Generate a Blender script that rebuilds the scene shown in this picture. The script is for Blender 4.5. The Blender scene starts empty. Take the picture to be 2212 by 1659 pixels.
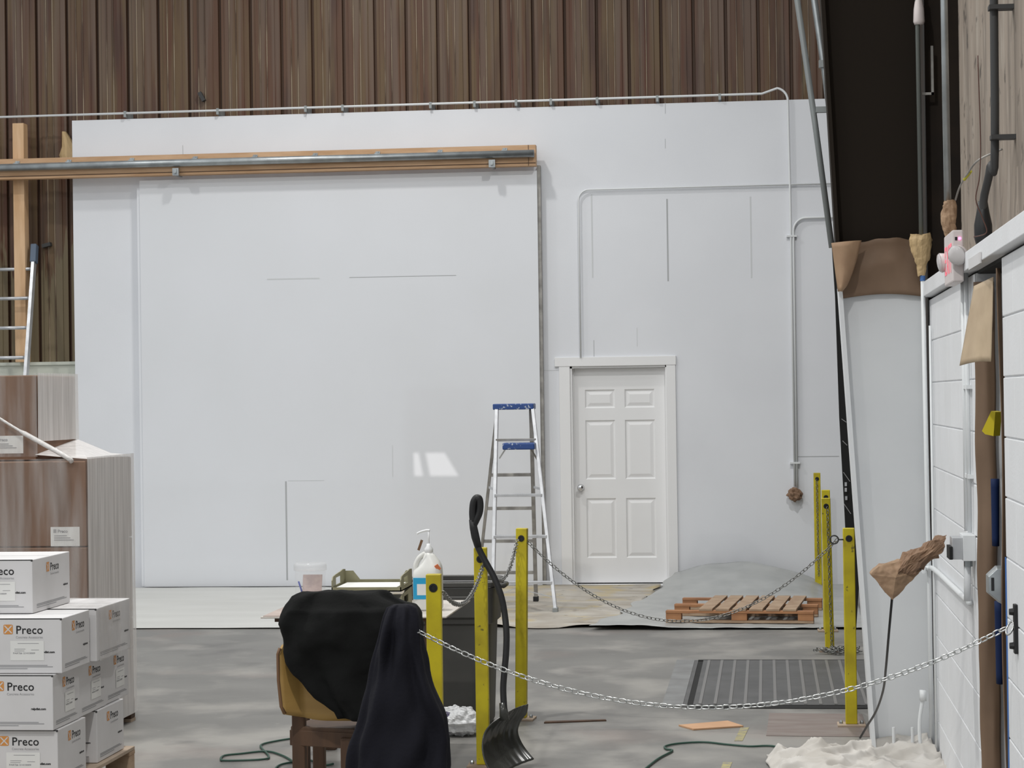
import bpy, bmesh, math, random
from mathutils import Vector, Matrix, noise, Euler
random.seed(7)
SC = bpy.context.scene
COL = SC.collection
# ------------------------------------------------------------------ camera
FPX, EYE = 4780.0, 1.78
def _unit(v): return Vector(v).normalized()
_d = Vector((548, 23.5, FPX)); _q = Vector((-452, 37.5, FPX))
_dn = _d.cross(_q).normalized()
if _dn.y < 0: _dn = -_dn
_fw = _d.normalized(); _rt = _dn.cross(_fw)
WX = Matrix((_rt, _fw, -_dn))          # rows: world axes seen from the camera
cam_data = bpy.data.cameras.new('camera')
cam_data.sensor_fit = 'HORIZONTAL'; cam_data.sensor_width = 36; cam_data.lens = FPX / 2212 * 36
cam_data.clip_end = 200; cam_data.clip_start = .05
cam = bpy.data.objects.new('camera', cam_data); COL.objects.link(cam)
cx_, cy_, cz_ = WX.col[0].copy(), -WX.col[1], -WX.col[2]
M = Matrix((cx_, cy_, cz_)).transposed().to_4x4(); M.translation = (0, 0, EYE)
cam.matrix_world = M
SC.camera = cam
def ray(px, py): return WX @ Vector((px - 1106, py - 829.5, FPX))
EYEV = Vector((0, 0, EYE))
def at(px, py, Y): r = ray(px, py); return EYEV + r * (Y / r.y)          # point at depth Y
def onz(px, py, z=0): r = ray(px, py); return EYEV + r * ((z - EYE) / r.z)   # point at height z
def onx(px, py, X): r = ray(px, py); return EYEV + r * (X / r.x)           # point on a side plane
# ------------------------------------------------------------------ world, exposure, lights
SC.view_settings.view_transform = 'Standard'; SC.view_settings.look = 'None'
SC.view_settings.gamma = 1; SC.view_settings.use_curve_mapping = False
SC.view_settings.exposure = 0.0
w = bpy.data.worlds.new('hall_air'); SC.world = w; w.use_nodes = True
w.node_tree.nodes['Background'].inputs[0].default_value = (.93, .97, 1, 1)
w.node_tree.nodes['Background'].inputs[1].default_value = 0.64
def bay_and_fill(x, y, z, power, size=.28, col=(1, .985, .95), spread=170):
    l = bpy.data.lights.new('bay_and_fill_light', 'AREA'); l.shape = 'DISK'; l.size = size
    l.energy = power; l.color = col; l.spread = math.radians(spread)
    o = bpy.data.objects.new('bay_and_fill_light', l); COL.objects.link(o); o.location = (x, y, z)
for x, y, p in ((-3.6, 18.3, 80), (.1, 15.4, 175), (-8.6, 17.2, 85), (-3.0, 10.5, 200), (-9.5, 9, 170), (-1.6, 3.5, 260), (-8, 1, 200)):  # second lamp is added to brighten the right part of the back wall
    bay_and_fill(x, y, 7.3, p)
# ------------------------------------------------------------------ materials
def mat(name, col, rough=.6, metal=0, var=None, scale=6, stretch=(1, 1, 1), amt=1.0, bump=0, bscale=40,
        coat=0, alpha=1, trans=0, emit=None, estr=0, ior=1.45, lo=.35, hi=.65, detail=4, spec=.5, sss=0):
    m = bpy.data.materials.new(name); m.use_nodes = True; nt = m.node_tree; N = nt.nodes; L = nt.links
    b = N['Principled BSDF']
    b.inputs['Base Color'].default_value = (*col, 1); b.inputs['Roughness'].default_value = rough
    b.inputs['Metallic'].default_value = metal; b.inputs['Coat Weight'].default_value = coat
    b.inputs['Coat Roughness'].default_value = .04; b.inputs['Alpha'].default_value = alpha
    b.inputs['Transmission Weight'].default_value = trans; b.inputs['IOR'].default_value = ior
    b.inputs['Specular IOR Level'].default_value = spec
    if emit: b.inputs['Emission Color'].default_value = (*emit, 1); b.inputs['Emission Strength'].default_value = estr
    g = N.new('ShaderNodeNewGeometry'); mp = N.new('ShaderNodeMapping'); mp.inputs['Scale'].default_value = stretch
    L.new(g.outputs['Position'], mp.inputs[0])
    if var:
        n = N.new('ShaderNodeTexNoise'); n.inputs['Scale'].default_value = scale; n.inputs['Detail'].default_value = detail
        L.new(mp.outputs[0], n.inputs[0])
        r = N.new('ShaderNodeMapRange'); r.inputs[1].default_value = lo; r.inputs[2].default_value = hi
        r.inputs[4].default_value = amt
        L.new(n.outputs[0], r.inputs[0])
        mx = N.new('ShaderNodeMix'); mx.data_type = 'RGBA'
        mx.inputs[6].default_value = (*col, 1); mx.inputs[7].default_value = (*var, 1)
        L.new(r.outputs[0], mx.inputs[0]); L.new(mx.outputs[2], b.inputs['Base Color'])
        m['mix'] = mx.name
    if bump:
        n2 = N.new('ShaderNodeTexNoise'); n2.inputs['Scale'].default_value = bscale; n2.inputs['Detail'].default_value = 3
        L.new(mp.outputs[0], n2.inputs[0])
        bp = N.new('ShaderNodeBump'); bp.inputs['Strength'].default_value = bump; bp.inputs['Distance'].default_value = .01
        L.new(n2.outputs[0], bp.inputs['Height']); L.new(bp.outputs[0], b.inputs['Normal'])
    return m
def overlay(m, col, scale, stretch, lo, hi, zr=None, yr=None, detail=3, amt=1.0, xr=None):
    """one more patchy layer of paint, dirt or wear over a material"""
    nt = m.node_tree; N = nt.nodes; L = nt.links; b = N['Principled BSDF']
    src = b.inputs['Base Color'].links[0].from_socket if b.inputs['Base Color'].links else None
    g = N.new('ShaderNodeNewGeometry'); mp = N.new('ShaderNodeMapping'); mp.inputs['Scale'].default_value = stretch
    L.new(g.outputs['Position'], mp.inputs[0])
    n = N.new('ShaderNodeTexNoise'); n.inputs['Scale'].default_value = scale; n.inputs['Detail'].default_value = detail
    L.new(mp.outputs[0], n.inputs[0]); h = n.outputs[0]
    sep = N.new('ShaderNodeSeparateXYZ'); L.new(g.outputs['Position'], sep.inputs[0])
    for rr, i in ((xr, 0), (yr, 1), (zr, 2)):
        if rr:                                     # (from, to, offset added at 'to')
            q = N.new('ShaderNodeMapRange'); q.inputs[1].default_value, q.inputs[2].default_value = rr[0], rr[1]
            q.inputs[3].default_value = 0; q.inputs[4].default_value = rr[2]
            L.new(sep.outputs[i], q.inputs[0])
            a = N.new('ShaderNodeMath'); a.operation = 'ADD'; L.new(h, a.inputs[0]); L.new(q.outputs[0], a.inputs[1]); h = a.outputs[0]
    r = N.new('ShaderNodeMapRange'); r.inputs[1].default_value = lo; r.inputs[2].default_value = hi; r.inputs[4].default_value = amt
    L.new(h, r.inputs[0])
    mx = N.new('ShaderNodeMix'); mx.data_type = 'RGBA'; mx.inputs[7].default_value = (*col, 1)
    if src: L.new(src, mx.inputs[6])
    else: mx.inputs[6].default_value = b.inputs['Base Color'].default_value
    L.new(r.outputs[0], mx.inputs[0]); L.new(mx.outputs[2], b.inputs['Base Color'])
    return m
m_white = mat('white_wall_paint', (.75, .765, .80), .55, var=(.72, .735, .77), scale=1.3, bump=.05, bscale=60)
m_gloss = mat('glossy_white_paint', (.735, .75, .785), .5, var=(.715, .73, .76), scale=1.1, coat=.7)
m_doorw = mat('white_door_paint', (.81, .81, .815), .4)
m_seam = mat('seam_shadow_gap', (.42, .43, .44), .9)
m_seam2 = mat('faint_seam', (.62, .635, .65), .9)
m_darkgap = mat('dark_gap', (.015, .015, .015), .9)
m_block = mat('white_block_paint', (.77, .78, .80), .55, var=(.73, .74, .755), scale=3, bump=.12, bscale=90)
m_side = mat('brown_ribbed_siding', (.115, .062, .040), .45, var=(.135, .088, .048), scale=1.0, stretch=(7, 1, .45), lo=.44, hi=.56, bump=.1, bscale=5, spec=.3)
overlay(m_side, (.10, .038, .024), 1, (9, 1, .5), .54, .64, amt=.6)
overlay(m_side, (.062, .036, .03), 1, (6, 1, .7), .52, .66, amt=.7)
overlay(m_side, (.155, .112, .086), 1, (13, 1, .25), .52, .62, zr=(4.3, 5.8, .07), amt=.6)
overlay(m_side, (.19, .155, .095), 1, (11, 1, 1.1), .69, .73, zr=(3.8, 2.6, .44), amt=.85)
m_rib = mat('rib_edge_highlight', (.34, .27, .19), .35, var=(.09, .055, .036), scale=1, stretch=(4, 1, 1.2), lo=.42, hi=.58)  # pale tone paints the light caught along the rib edges
m_groove = mat('dark_groove', (.085, .045, .026), .6)
m_base = mat('pale_plinth_paint', (.58, .60, .53), .7, var=(.50, .52, .46), scale=3)
m_floor = mat('concrete_floor', (.20, .195, .183), .5, var=(.152, .148, .140), scale=1.6, stretch=(1, 1, 1), lo=.3, hi=.7, bump=.06, bscale=20, detail=8)
overlay(m_floor, (.33, .315, .29), 1.7, (1, .8, 1), .5, .68, yr=(13.5, 11, .10), amt=.75, detail=8)
overlay(m_floor, (.11, .107, .102), 1.9, (1, .9, 1), .58, .72, amt=.7, detail=7)
overlay(m_floor, (.27, .205, .18), .8, (1, 1, 1), .62, .8, yr=(13, 11, .08), amt=.5)
overlay(m_floor, (.38, .37, .35), 22, (1, 1, 1), .68, .76, amt=.5)
m_wood = mat('pine_timber', (.60, .39, .235), .65, var=(.47, .28, .15), scale=2, stretch=(1.2, 8, 8), bump=.1)
m_woodv = mat('pine_timber_upright', (.68, .46, .28), .65, var=(.56, .35, .19), scale=2, stretch=(8, 8, 1), bump=.1)
m_pal = mat('pallet_wood', (.44, .32, .22), .75, var=(.34, .23, .15), scale=4, stretch=(2, 2, 6), bump=.15)
m_pal2 = mat('pallet_wood_orange', (.44, .215, .10), .75, var=(.30, .14, .07), scale=5)
m_palg = mat('pallet_wood_pale', (.42, .33, .25), .75, var=(.28, .21, .155), scale=4)
m_galv = mat('galvanised_steel', (.42, .45, .46), .38, .75, var=(.32, .34, .35), scale=9)
m_pipew = mat('painted_conduit', (.72, .74, .75), .45)
m_pipeg = mat('grey_conduit', (.30, .32, .32), .5, .3)
m_pipeu = mat('dull_green_grey_conduit', (.16, .175, .165), .55, .2)
m_piped = mat('dark_conduit', (.045, .045, .045), .6)
m_alu = mat('aluminium', (.62, .63, .65), .42, .55, var=(.50, .51, .53), scale=14)
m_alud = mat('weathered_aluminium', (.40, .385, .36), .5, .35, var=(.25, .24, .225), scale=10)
m_blue = mat('blue_plastic', (.03, .075, .25), .45, var=(.5, .55, .62), scale=38, lo=.60, hi=.66)
m_gblue = mat('slate_blue_rubber', (.10, .135, .19), .6)
m_yel = mat('yellow_safety_paint', (.60, .50, .015), .5, var=(.44, .35, .015), scale=7, bump=.05)
overlay(m_yel, (.10, .08, .02), 30, (1, 1, 1), .68, .74, amt=.8)
m_chain = mat('bright_zinc_chain', (.55, .56, .55), .28, .9)
m_chaind = mat('dull_steel_chain', (.25, .25, .24), .38, .85)
m_rub = mat('black_rubber', (.012, .012, .013), .5)
m_black = mat('black_jacket_cloth', (.006, .0063, .0062), .9, spec=.2, bump=.15, bscale=90)
m_navy = mat('dark_navy_fleece', (.011, .011, .0155), .92, spec=.15, bump=.2, bscale=80)
m_ply = mat('varnished_plywood', (.44, .275, .085), .42, var=(.36, .215, .065), scale=2, stretch=(1, 1, 5))
m_plye = mat('plywood_edge', (.17, .09, .045), .6)
m_brown = mat('dark_brown_wood', (.088, .045, .023), .65, var=(.06, .031, .017), scale=3, stretch=(6, 6, 1))
m_scoop = mat('dark_grey_scoop_plastic', (.028, .029, .025), .24, var=(.045, .046, .042), scale=3, stretch=(3, 3, .6))
m_bin = mat('grey_bin_plastic', (.072, .07, .064), .5, var=(.056, .055, .051), scale=5)
m_desk = mat('pale_laminate', (.60, .565, .52), .5, var=(.52, .48, .44), scale=4)
m_deskp = mat('pinkish_hardboard', (.46, .38, .34), .6, var=(.38, .31, .28), scale=6)
m_olive = mat('olive_plastic', (.27, .255, .155), .5, var=(.22, .205, .125), scale=12)
m_paper = mat('white_paper', (.74, .74, .72), .7)
m_carton = mat('brown_cardboard', (.225, .125, .075), .7, var=(.17, .095, .058), scale=1.5, stretch=(2.5, 2.5, .4))
m_carton2 = mat('brown_cardboard_smooth', (.30, .18, .11), .7)
m_boxw = mat('white_cardboard', (.66, .65, .655), .6, var=(.61, .60, .60), scale=4)
m_ink = mat('black_ink', (.015, .015, .016), .6)
m_inkg = mat('grey_ink', (.30, .30, .31), .7)
m_org = mat('orange_ink', (.62, .27, .07), .6)
m_kraft = mat('kraft_paper', (.37, .245, .15), .7, var=(.30, .19, .115), scale=8, bump=.25, bscale=14)
m_kraftd = mat('crumpled_kraft_paper', (.27, .165, .10), .7, var=(.20, .12, .075), scale=12, bump=.4, bscale=18)
m_mask = mat('shaded_masking_paper', (.215, .14, .09), .65, var=(.17, .108, .068), scale=4, bump=.15, bscale=8)  # brown darkened in the colour, as paper the lamps hardly reach
m_tape = mat('yellowish_masking_paper', (.50, .36, .19), .6, bump=.3, bscale=20)
m_tan = mat('light_tan_paper', (.50, .39, .265), .7, var=(.42, .32, .215), scale=7, bump=.2, bscale=12)
m_colb = mat('dark_brown_column_paint', (.017, .012, .008), .7, spec=.2)
m_colw = mat('white_column_paint', (.70, .715, .725), .5, var=(.66, .675, .69), scale=2.5)
m_old = mat('weathered_concrete_panel', (.30, .25, .205), .85, var=(.20, .165, .135), scale=3, stretch=(1, 2.2, .45), lo=.42, hi=.6, bump=.35, bscale=7, detail=8)
overlay(m_old, (.42, .375, .32), 5, (1, 1.6, .5), .54, .68, amt=.5, detail=9)
overlay(m_old, (.035, .028, .022), 8, (1, .9, 1.3), .62, .70, amt=.7, detail=9)
m_cav = mat('shaded_rusty_recess', (.018, .013, .010), .9, var=(.03, .02, .013), scale=4)  # rust brown taken near black to paint the shade in recess and side room
m_drop = mat('canvas_drop_cloth', (.58, .555, .52), .85, var=(.48, .45, .41), scale=6, bump=.15, bscale=30)
m_flo = mat('paint_dusted_paper', (.60, .60, .58), .7, var=(.55, .55, .53), scale=1.6, stretch=(.6, 2, 1), bump=.1, bscale=10)
m_dirty = mat('stained_cloth', (.50, .47, .42), .85, var=(.34, .30, .25), scale=3, stretch=(.8, 1.6, 1), lo=.35, hi=.7)
overlay(m_dirty, (.50, .40, .20), 3, (1, 1, 1), .55, .7, yr=(19.2, 20.6, .12), amt=.7)
overlay(m_dirty, (.10, .085, .07), 9, (1, 2, 1), .66, .72, amt=.8)
m_poly = mat('cloudy_plastic_sheet', (.45, .46, .45), .42, var=(.37, .38, .375), scale=3, alpha=.93, bump=.15, bscale=9, coat=.15)
m_steel = mat('dock_plate_steel', (.115, .115, .115), .5, .35, var=(.085, .085, .085), scale=4)
m_steell = mat('worn_steel_ridge', (.21, .205, .20), .45, .4)
m_conc = mat('pale_concrete_curb', (.23, .235, .235), .7, var=(.18, .18, .18), scale=5)
m_green = mat('dark_green_cord', (.03, .075, .055), .5)
m_ltply = mat('orange_plywood_scrap', (.60, .36, .21), .7, var=(.52, .30, .17), scale=5)
m_stain = mat('red_brown_floor_stain', (.20, .155, .14), .6, var=(.245, .21, .19), scale=4, stretch=(1, 3, 1))
m_ytape = mat('worn_yellow_floor_tape', (.42, .37, .16), .7, var=(.25, .235, .20), scale=25)
m_clear = mat('clear_plastic', (.80, .82, .84), .06, alpha=.10, spec=1)
m_clear2 = mat('clear_plastic_rim', (.80, .81, .83), .10, alpha=.28, spec=1)
m_jug = mat('frosted_white_plastic', (.80, .80, .77), .35, alpha=.93, var=(.74, .74, .71), scale=6)
m_pump = mat('white_plastic', (.80, .81, .82), .35)
m_lblue = mat('blue_label_ink', (.02, .33, .58), .5)
m_lorg = mat('orange_warning_ink', (.72, .20, .08), .5)
m_pen = mat('blue_pen_plastic', (.02, .04, .30), .4)
m_card = mat('pinkish_printed_card', (.55, .43, .40), .7, var=(.44, .34, .32), scale=35)
m_emw = mat('off_white_housing', (.66, .60, .59), .45)
m_lens = mat('clear_lamp_lens', (.75, .72, .72), .1, .0, coat=1, alpha=.75)
m_exit = mat('lit_red_letters', (.75, .25, .28), .5, emit=(1, .10, .20), estr=.5)
m_led = mat('lit_pink_indicator', (1, .2, .5), .5, emit=(1, .10, .45), estr=6)
m_btape = mat('blue_painters_tape', (.06, .16, .42), .6)
m_bluep = mat('dark_blue_plastic', (.006, .016, .06), .7, spec=.2)
m_ycloth = mat('yellow_vinyl', (.75, .60, .03), .5)
m_chrome = mat('chrome', (.75, .75, .76), .15, 1)
m_ybl = mat('yellow_tape', (.5, .46, .05), .5)
m_wire = mat('red_brown_wire', (.09, .04, .03), .5)
m_daylight = mat('daylight_pane', (.8, .85, .9), .5, emit=(1, .95, .9), estr=13)
m_film = bpy.data.materials.new('hazy_sheen_film'); m_film.use_nodes = True
def _film(m, base, lo, hi, a0, a1, rough, stretch):
    nt = m.node_tree; N = nt.nodes; L = nt.links; b = N['Principled BSDF']
    b.inputs['Base Color'].default_value = (*base, 1); b.inputs['Roughness'].default_value = rough
    b.inputs['Specular IOR Level'].default_value = .9
    g = N.new('ShaderNodeNewGeometry'); mp = N.new('ShaderNodeMapping'); mp.inputs['Scale'].default_value = stretch
    n = N.new('ShaderNodeTexNoise'); n.inputs['Scale'].default_value = 2.2; n.inputs['Detail'].default_value = 6
    r = N.new('ShaderNodeMapRange'); r.inputs[1].default_value = lo; r.inputs[2].default_value = hi
    r.inputs[3].default_value = a0; r.inputs[4].default_value = a1
    L.new(g.outputs['Position'], mp.inputs[0]); L.new(mp.outputs[0], n.inputs[0]); L.new(n.outputs[0], r.inputs[0]); L.new(r.outputs[0], b.inputs['Alpha'])
_film(m_film, (.80, .77, .75), .35, .65, .62, .82, .38, (9, 14, .7))  # cloudy film; its pale tone also paints in the light it reflects
m_film2 = bpy.data.materials.new('clear_stretch_film'); m_film2.use_nodes = True
_film(m_film2, (.62, .59, .57), .42, .70, .05, .42, .16, (6, 3, .5))
m_film3 = mat('shiny_film_rope', (.72, .70, .68), .16, 0, alpha=.8, spec=1, bump=.6, bscale=60)

# ------------------------------------------------------------------ mesh tools
WL = {}                                                     # object -> world offset of its local frame
class MB:
    def __init__(s): s.v = []; s.f = []; s.mi = []; s.k = 0
    def add(s, vs, fs):
        o = len(s.v); s.v += [Vector(p) for p in vs]
        for f in fs: s.f.append([i + o for i in f]); s.mi.append(s.k)
        return s
    def slot(s, k): s.k = k; return s
    def box(s, x0, x1, y0, y1, z0, z1):
        vs = [(x, y, z) for z in (z0, z1) for y in (y0, y1) for x in (x0, x1)]
        return s.add(vs, [(0, 2, 3, 1), (4, 5, 7, 6), (0, 1, 5, 4), (2, 6, 7, 3), (0, 4, 6, 2), (1, 3, 7, 5)])
    def obox(s, c, size, R=None):
        R = R or Matrix.Identity(3); c = Vector(c); h = [q / 2 for q in size]
        vs = [c + R @ Vector((x * h[0], y * h[1], z * h[2])) for z in (-1, 1) for y in (-1, 1) for x in (-1, 1)]
        return s.add(vs, [(0, 2, 3, 1), (4, 5, 7, 6), (0, 1, 5, 4), (2, 6, 7, 3), (0, 4, 6, 2), (1, 3, 7, 5)])
    def bar(s, a, b, w, h, up=(0, 0, 1)):
        a, b = Vector(a), Vector(b); d = b - a; z = d.normalized(); u = Vector(up)
        if abs(z.dot(u)) > .97: u = Vector((0, 1, 0))
        x = u.cross(z).normalized(); y = z.cross(x)
        R = Matrix((x, y, z)).transposed()
        return s.obox((a + b) / 2, (w, h, d.length), R)
    def tube(s, pts, r, n=10, cap=True, closed=False):
        pts = [Vector(p) for p in pts]; m = len(pts); rs = r if isinstance(r, (list, tuple)) else [r] * m
        o = []; prev = None
        for i, p in enumerate(pts):
            if closed: t = pts[(i + 1) % m] - pts[i - 1]
            else: t = pts[min(i + 1, m - 1)] - pts[max(i - 1, 0)]
            t.normalize()
            if prev is None:
                u = Vector((0, 0, 1)) if abs(t.z) < .9 else Vector((0, 1, 0))
                x = u.cross(t).normalized()
            else: x = (prev - t * prev.dot(t)).normalized()
            prev = x; y = t.cross(x)
            o += [p + (x * math.cos(a) + y * math.sin(a)) * rs[i] for a in [2 * math.pi * k / n for k in range(n)]]
        fs = []
        for i in range(m if closed else m - 1):
            j = (i + 1) % m
            for k in range(n): fs.append((i * n + k, i * n + (k + 1) % n, j * n + (k + 1) % n, j * n + k))
        if cap and not closed: fs += [tuple(range(n))[::-1], tuple(range((m - 1) * n, m * n))]
        return s.add(o, fs)
    def lathe(s, prof, c=(0, 0, 0), n=24, R=None):
        c = Vector(c); R = R or Matrix.Identity(3); vs = []
        for r, z in prof:
            for k in range(n):
                a = 2 * math.pi * k / n; vs.append(c + R @ Vector((r * math.cos(a), r * math.sin(a), z)))
        fs = [(i * n + k, i * n + (k + 1) % n, (i + 1) * n + (k + 1) % n, (i + 1) * n + k) for i in range(len(prof) - 1) for k in range(n)]
        fs += [tuple(range(n))[::-1], tuple(range((len(prof) - 1) * n, len(prof) * n))]
        return s.add(vs, fs)
    def prism(s, poly, d, to=lambda u, v, w: (u, v, w)):      # poly in (u,v), w from 0 to d
        n = len(poly); vs = [to(u, v, 0) for u, v in poly] + [to(u, v, d) for u, v in poly]
        fs = [tuple(range(n))[::-1], tuple(range(n, 2 * n))] + [(i, (i + 1) % n, n + (i + 1) % n, n + i) for i in range(n)]
        return s.add(vs, fs)
    def loft(s, rings, caps=True):
        n = len(rings[0]); vs = [p for r in rings for p in r]
        fs = [(i * n + k, i * n + (k + 1) % n, (i + 1) * n + (k + 1) % n, (i + 1) * n + k) for i in range(len(rings) - 1) for k in range(n)]
        if caps: fs += [tuple(range(n))[::-1], tuple(range((len(rings) - 1) * n, len(rings) * n))]
        return s.add(vs, fs)
    def grid(s, fn, nu, nv):
        vs = [fn(i / nu, j / nv) for j in range(nv + 1) for i in range(nu + 1)]
        return s.add(vs, [(j * (nu + 1) + i, j * (nu + 1) + i + 1, (j + 1) * (nu + 1) + i + 1, (j + 1) * (nu + 1) + i) for j in range(nv) for i in range(nu)])
    def mesh(s, name, mats, off, smooth, bevel=0):
        me = bpy.data.meshes.new(name); me.from_pydata([v - off for v in s.v], [], s.f)
        mats = mats if isinstance(mats, (list, tuple)) else [mats]
        for m in mats: me.materials.append(m)
        for p, k in zip(me.polygons, s.mi): p.material_index = min(k, len(mats) - 1)
        bm = bmesh.new(); bm.from_mesh(me); bmesh.ops.recalc_face_normals(bm, faces=bm.faces); bm.to_mesh(me); bm.free()
        if smooth: me.shade_smooth()
        me.update(); return me
    def build(s, name, mats, parent=None, smooth=False, bevel=0, solid=0, subsurf=0):
        if parent is not None: off = WL[parent.name]
        else:
            xs = [v.x for v in s.v]; ys = [v.y for v in s.v]
            off = Vector(((min(xs) + max(xs)) / 2, (min(ys) + max(ys)) / 2, min(v.z for v in s.v)))
        o = bpy.data.objects.new(name, s.mesh(name, mats, off, smooth)); COL.objects.link(o)
        if parent is not None: o.parent = parent; WL[o.name] = off
        else: o.location = off; WL[o.name] = off
        if solid:
            md = o.modifiers.new('thickness', 'SOLIDIFY'); md.thickness = solid; md.offset = 0
        if bevel:
            md = o.modifiers.new('edge', 'BEVEL'); md.width = bevel; md.segments = 2; md.limit_method = 'ANGLE'; md.angle_limit = .6
        if subsurf:
            md = o.modifiers.new('soft', 'SUBSURF'); md.levels = subsurf; md.render_levels = subsurf
        return o
def tag(o, label, cat, group=None, kind=None):
    o['label'] = label; o['category'] = cat
    if group: o['group'] = group
    if kind: o['kind'] = kind
    return o
def thing(name, label, cat, loc=(0, 0, 0), rz=0, group=None):
    o = bpy.data.objects.new(name, None); COL.objects.link(o); o.location = loc; o.rotation_euler = (0, 0, rz)
    o.empty_display_size = .1; WL[o.name] = Vector(loc) if not rz else Vector((0, 0, 0))
    return tag(o, label, cat, group)
def lthing(name, label, cat, group=None):                  # built in its own frame, placed afterwards
    return thing(name, label, cat, (0, 0, 0), 0, group)
def struct(o): o['kind'] = 'structure'; return o
def dup(root, loc, rz=0, label=None, group=None):
    r = root.copy(); COL.objects.link(r); r.location = loc; r.rotation_euler = (0, 0, rz); WL[r.name] = Vector(loc)
    if label: r['label'] = label
    if group: r['group'] = group
    def cp(src, dst):
        for ch in list(src.children):
            c = ch.copy(); COL.objects.link(c); c.parent = dst; cp(ch, c)
    cp(root, r)
    return r
_tc = {}
def text_mesh(body, size, spacing=1.0, bold=0):
    cu = bpy.data.curves.new('t', 'FONT'); cu.body = body; cu.size = size; cu.extrude = 0; cu.offset = bold; cu.space_character = spacing
    cu.resolution_u = 3
    o = bpy.data.objects.new('t', cu); COL.objects.link(o); bpy.context.view_layer.update()
    me = bpy.data.meshes.new_from_object(o.evaluated_get(bpy.context.evaluated_depsgraph_get()))
    vs = [v.co.copy() for v in me.vertices]; fs = [tuple(p.vertices) for p in me.polygons]
    bpy.data.objects.remove(o); bpy.data.curves.remove(cu); bpy.data.meshes.remove(me)
    return vs, fs
def put_text(mb, body, size, org, ux, uy, spacing=1.0, bold=0, width=None):
    vs, fs = text_mesh(body, size, spacing, bold); ux, uy, org = Vector(ux), Vector(uy), Vector(org)
    k = 1
    if width:
        w_ = max(v.x for v in vs) - min(v.x for v in vs); k = width / w_
    mb.add([org + ux * (v.x * k) + uy * v.y for v in vs], fs)
def smoothpath(pts, n=8):
    pts = [Vector(p) for p in pts]; out = []
    for i in range(len(pts) - 1):
        p0 = pts[max(i - 1, 0)]; p1 = pts[i]; p2 = pts[i + 1]; p3 = pts[min(i + 2, len(pts) - 1)]
        for k in range(n):
            t = k / n
            out.append(.5 * ((2 * p1) + (p2 - p0) * t + (2 * p0 - 5 * p1 + 4 * p2 - p3) * t * t + (-p0 + 3 * p1 - 3 * p2 + p3) * t ** 3))
    out.append(pts[-1]); return out
def ns(x, y, z, s=1.0): return noise.noise(Vector((x * s, y * s, z * s)))

_tex = {}
def crump(o, lv, strength, size, seed=0):
    sd = o.modifiers.new('facets', 'SUBSURF'); sd.subdivision_type = 'SIMPLE'; sd.levels = sd.render_levels = lv
    if size not in _tex:
        t = bpy.data.textures.new('creases', 'CLOUDS'); t.noise_scale = size; t.noise_depth = 2; _tex[size] = t
    dm = o.modifiers.new('crease', 'DISPLACE'); dm.texture = _tex[size]; dm.strength = strength; dm.mid_level = .5; dm.texture_coords = 'LOCAL'
    return o
# ------------------------------------------------------------------ the hall
struct(MB().box(-16, 4.5, -6, 21.35, -.12, 0).build('floor', m_floor))
YW = 20.87                                                   # face of the white lining
mb = MB(); x = at(608, 0, 21.12).x - .016 - .307 * 38; xr = []
while x < 1.6:                                               # ribbed siding, one profile repeated
    g = .307
    prof = [(0, .02), (.006, .055), (.026, .055), (.032, .018), (.062, .018), (.066, .006), (.106, .009), (.113, -.004), (.118, -.004), (.1205, .004),
            (.172, .010), (.179, -.004), (.184, -.004), (.1865, .004), (.252, .011), (.258, .018), (.303, .018)]
    jit = random.uniform(-.004, .004)
    for i, (a, b) in enumerate(prof):
        xr.append((x + a + (jit if 6 < i < 15 else 0), 21.08 + b, 1 if i in (7, 8, 11, 12) else (2 if i in (0, 1, 2) else 0)))
    x += g
vs = []; z0, z1 = 2.0, 8.2
for px_, py_, k in xr: vs += [(px_, py_, z0), (px_, py_, z1)]
for i in range(len(xr) - 1):
    mb.slot(xr[i][2]); mb.add([vs[2 * i], vs[2 * i + 1], vs[2 * i + 3], vs[2 * i + 2]], [(0, 1, 2, 3)])
struct(mb.build('wall_back', [m_side, m_rib, m_groove]))
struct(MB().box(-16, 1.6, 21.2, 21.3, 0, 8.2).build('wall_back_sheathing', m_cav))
mb = MB().box(-16, -6.6, 20.95, 21.2, 0, 2.17); mb.box(-16, -6.6, 20.93, 21.2, 2.17, 2.20)
struct(mb.build('trim_1', m_base))
# white board lining with its door opening
xl, xr_ = -6.66, 1.3
dx0, dx1, dz1 = -1.84, -.925, 2.075
top = 4.54
mb = MB()
mb.box(xl, dx0, YW, 21.0, 0, top); mb.box(dx1, xr_, YW, 21.0, 0, top); mb.box(dx0, dx1, YW, 21.0, dz1, top)
mb.slot(1)
def seam(x0, y0, x1, y1, w_=.0035, Y=YW):
    a, b = at(x0, y0, Y), at(x1, y1, Y); mb.bar((a.x, Y - .0008, a.z), (b.x, Y - .0008, b.z), w_, .0016, (0, 1, 0)) if False else mb.box(min(a.x, b.x) - w_ / 2, max(a.x, b.x) + w_ / 2, Y - .0015, Y, min(a.z, b.z) - w_ / 2, max(a.z, b.z) + w_ / 2)
for s_ in ((1442, 430, 1442, 607), (1622, 425, 1622, 600), (1376, 708, 1376, 748), (1283, 735, 1283, 770), (1279, 420, 1279, 600), (395, 314, 395, 335),
           (1437, 222, 1437, 245), (1437, 300, 1437, 320), (661, 247, 661, 258), (931, 240, 931, 250), (1722, 986, 1812, 986), (1170, 800, 1210, 800)):
    mb.slot(2 if s_[0] in (1279, 1622, 1376, 1170, 661, 931) else 1); seam(*s_, w_=.0028)
struct(mb.build('wall_back_lining', [m_white, m_seam, m_seam2]))
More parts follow.
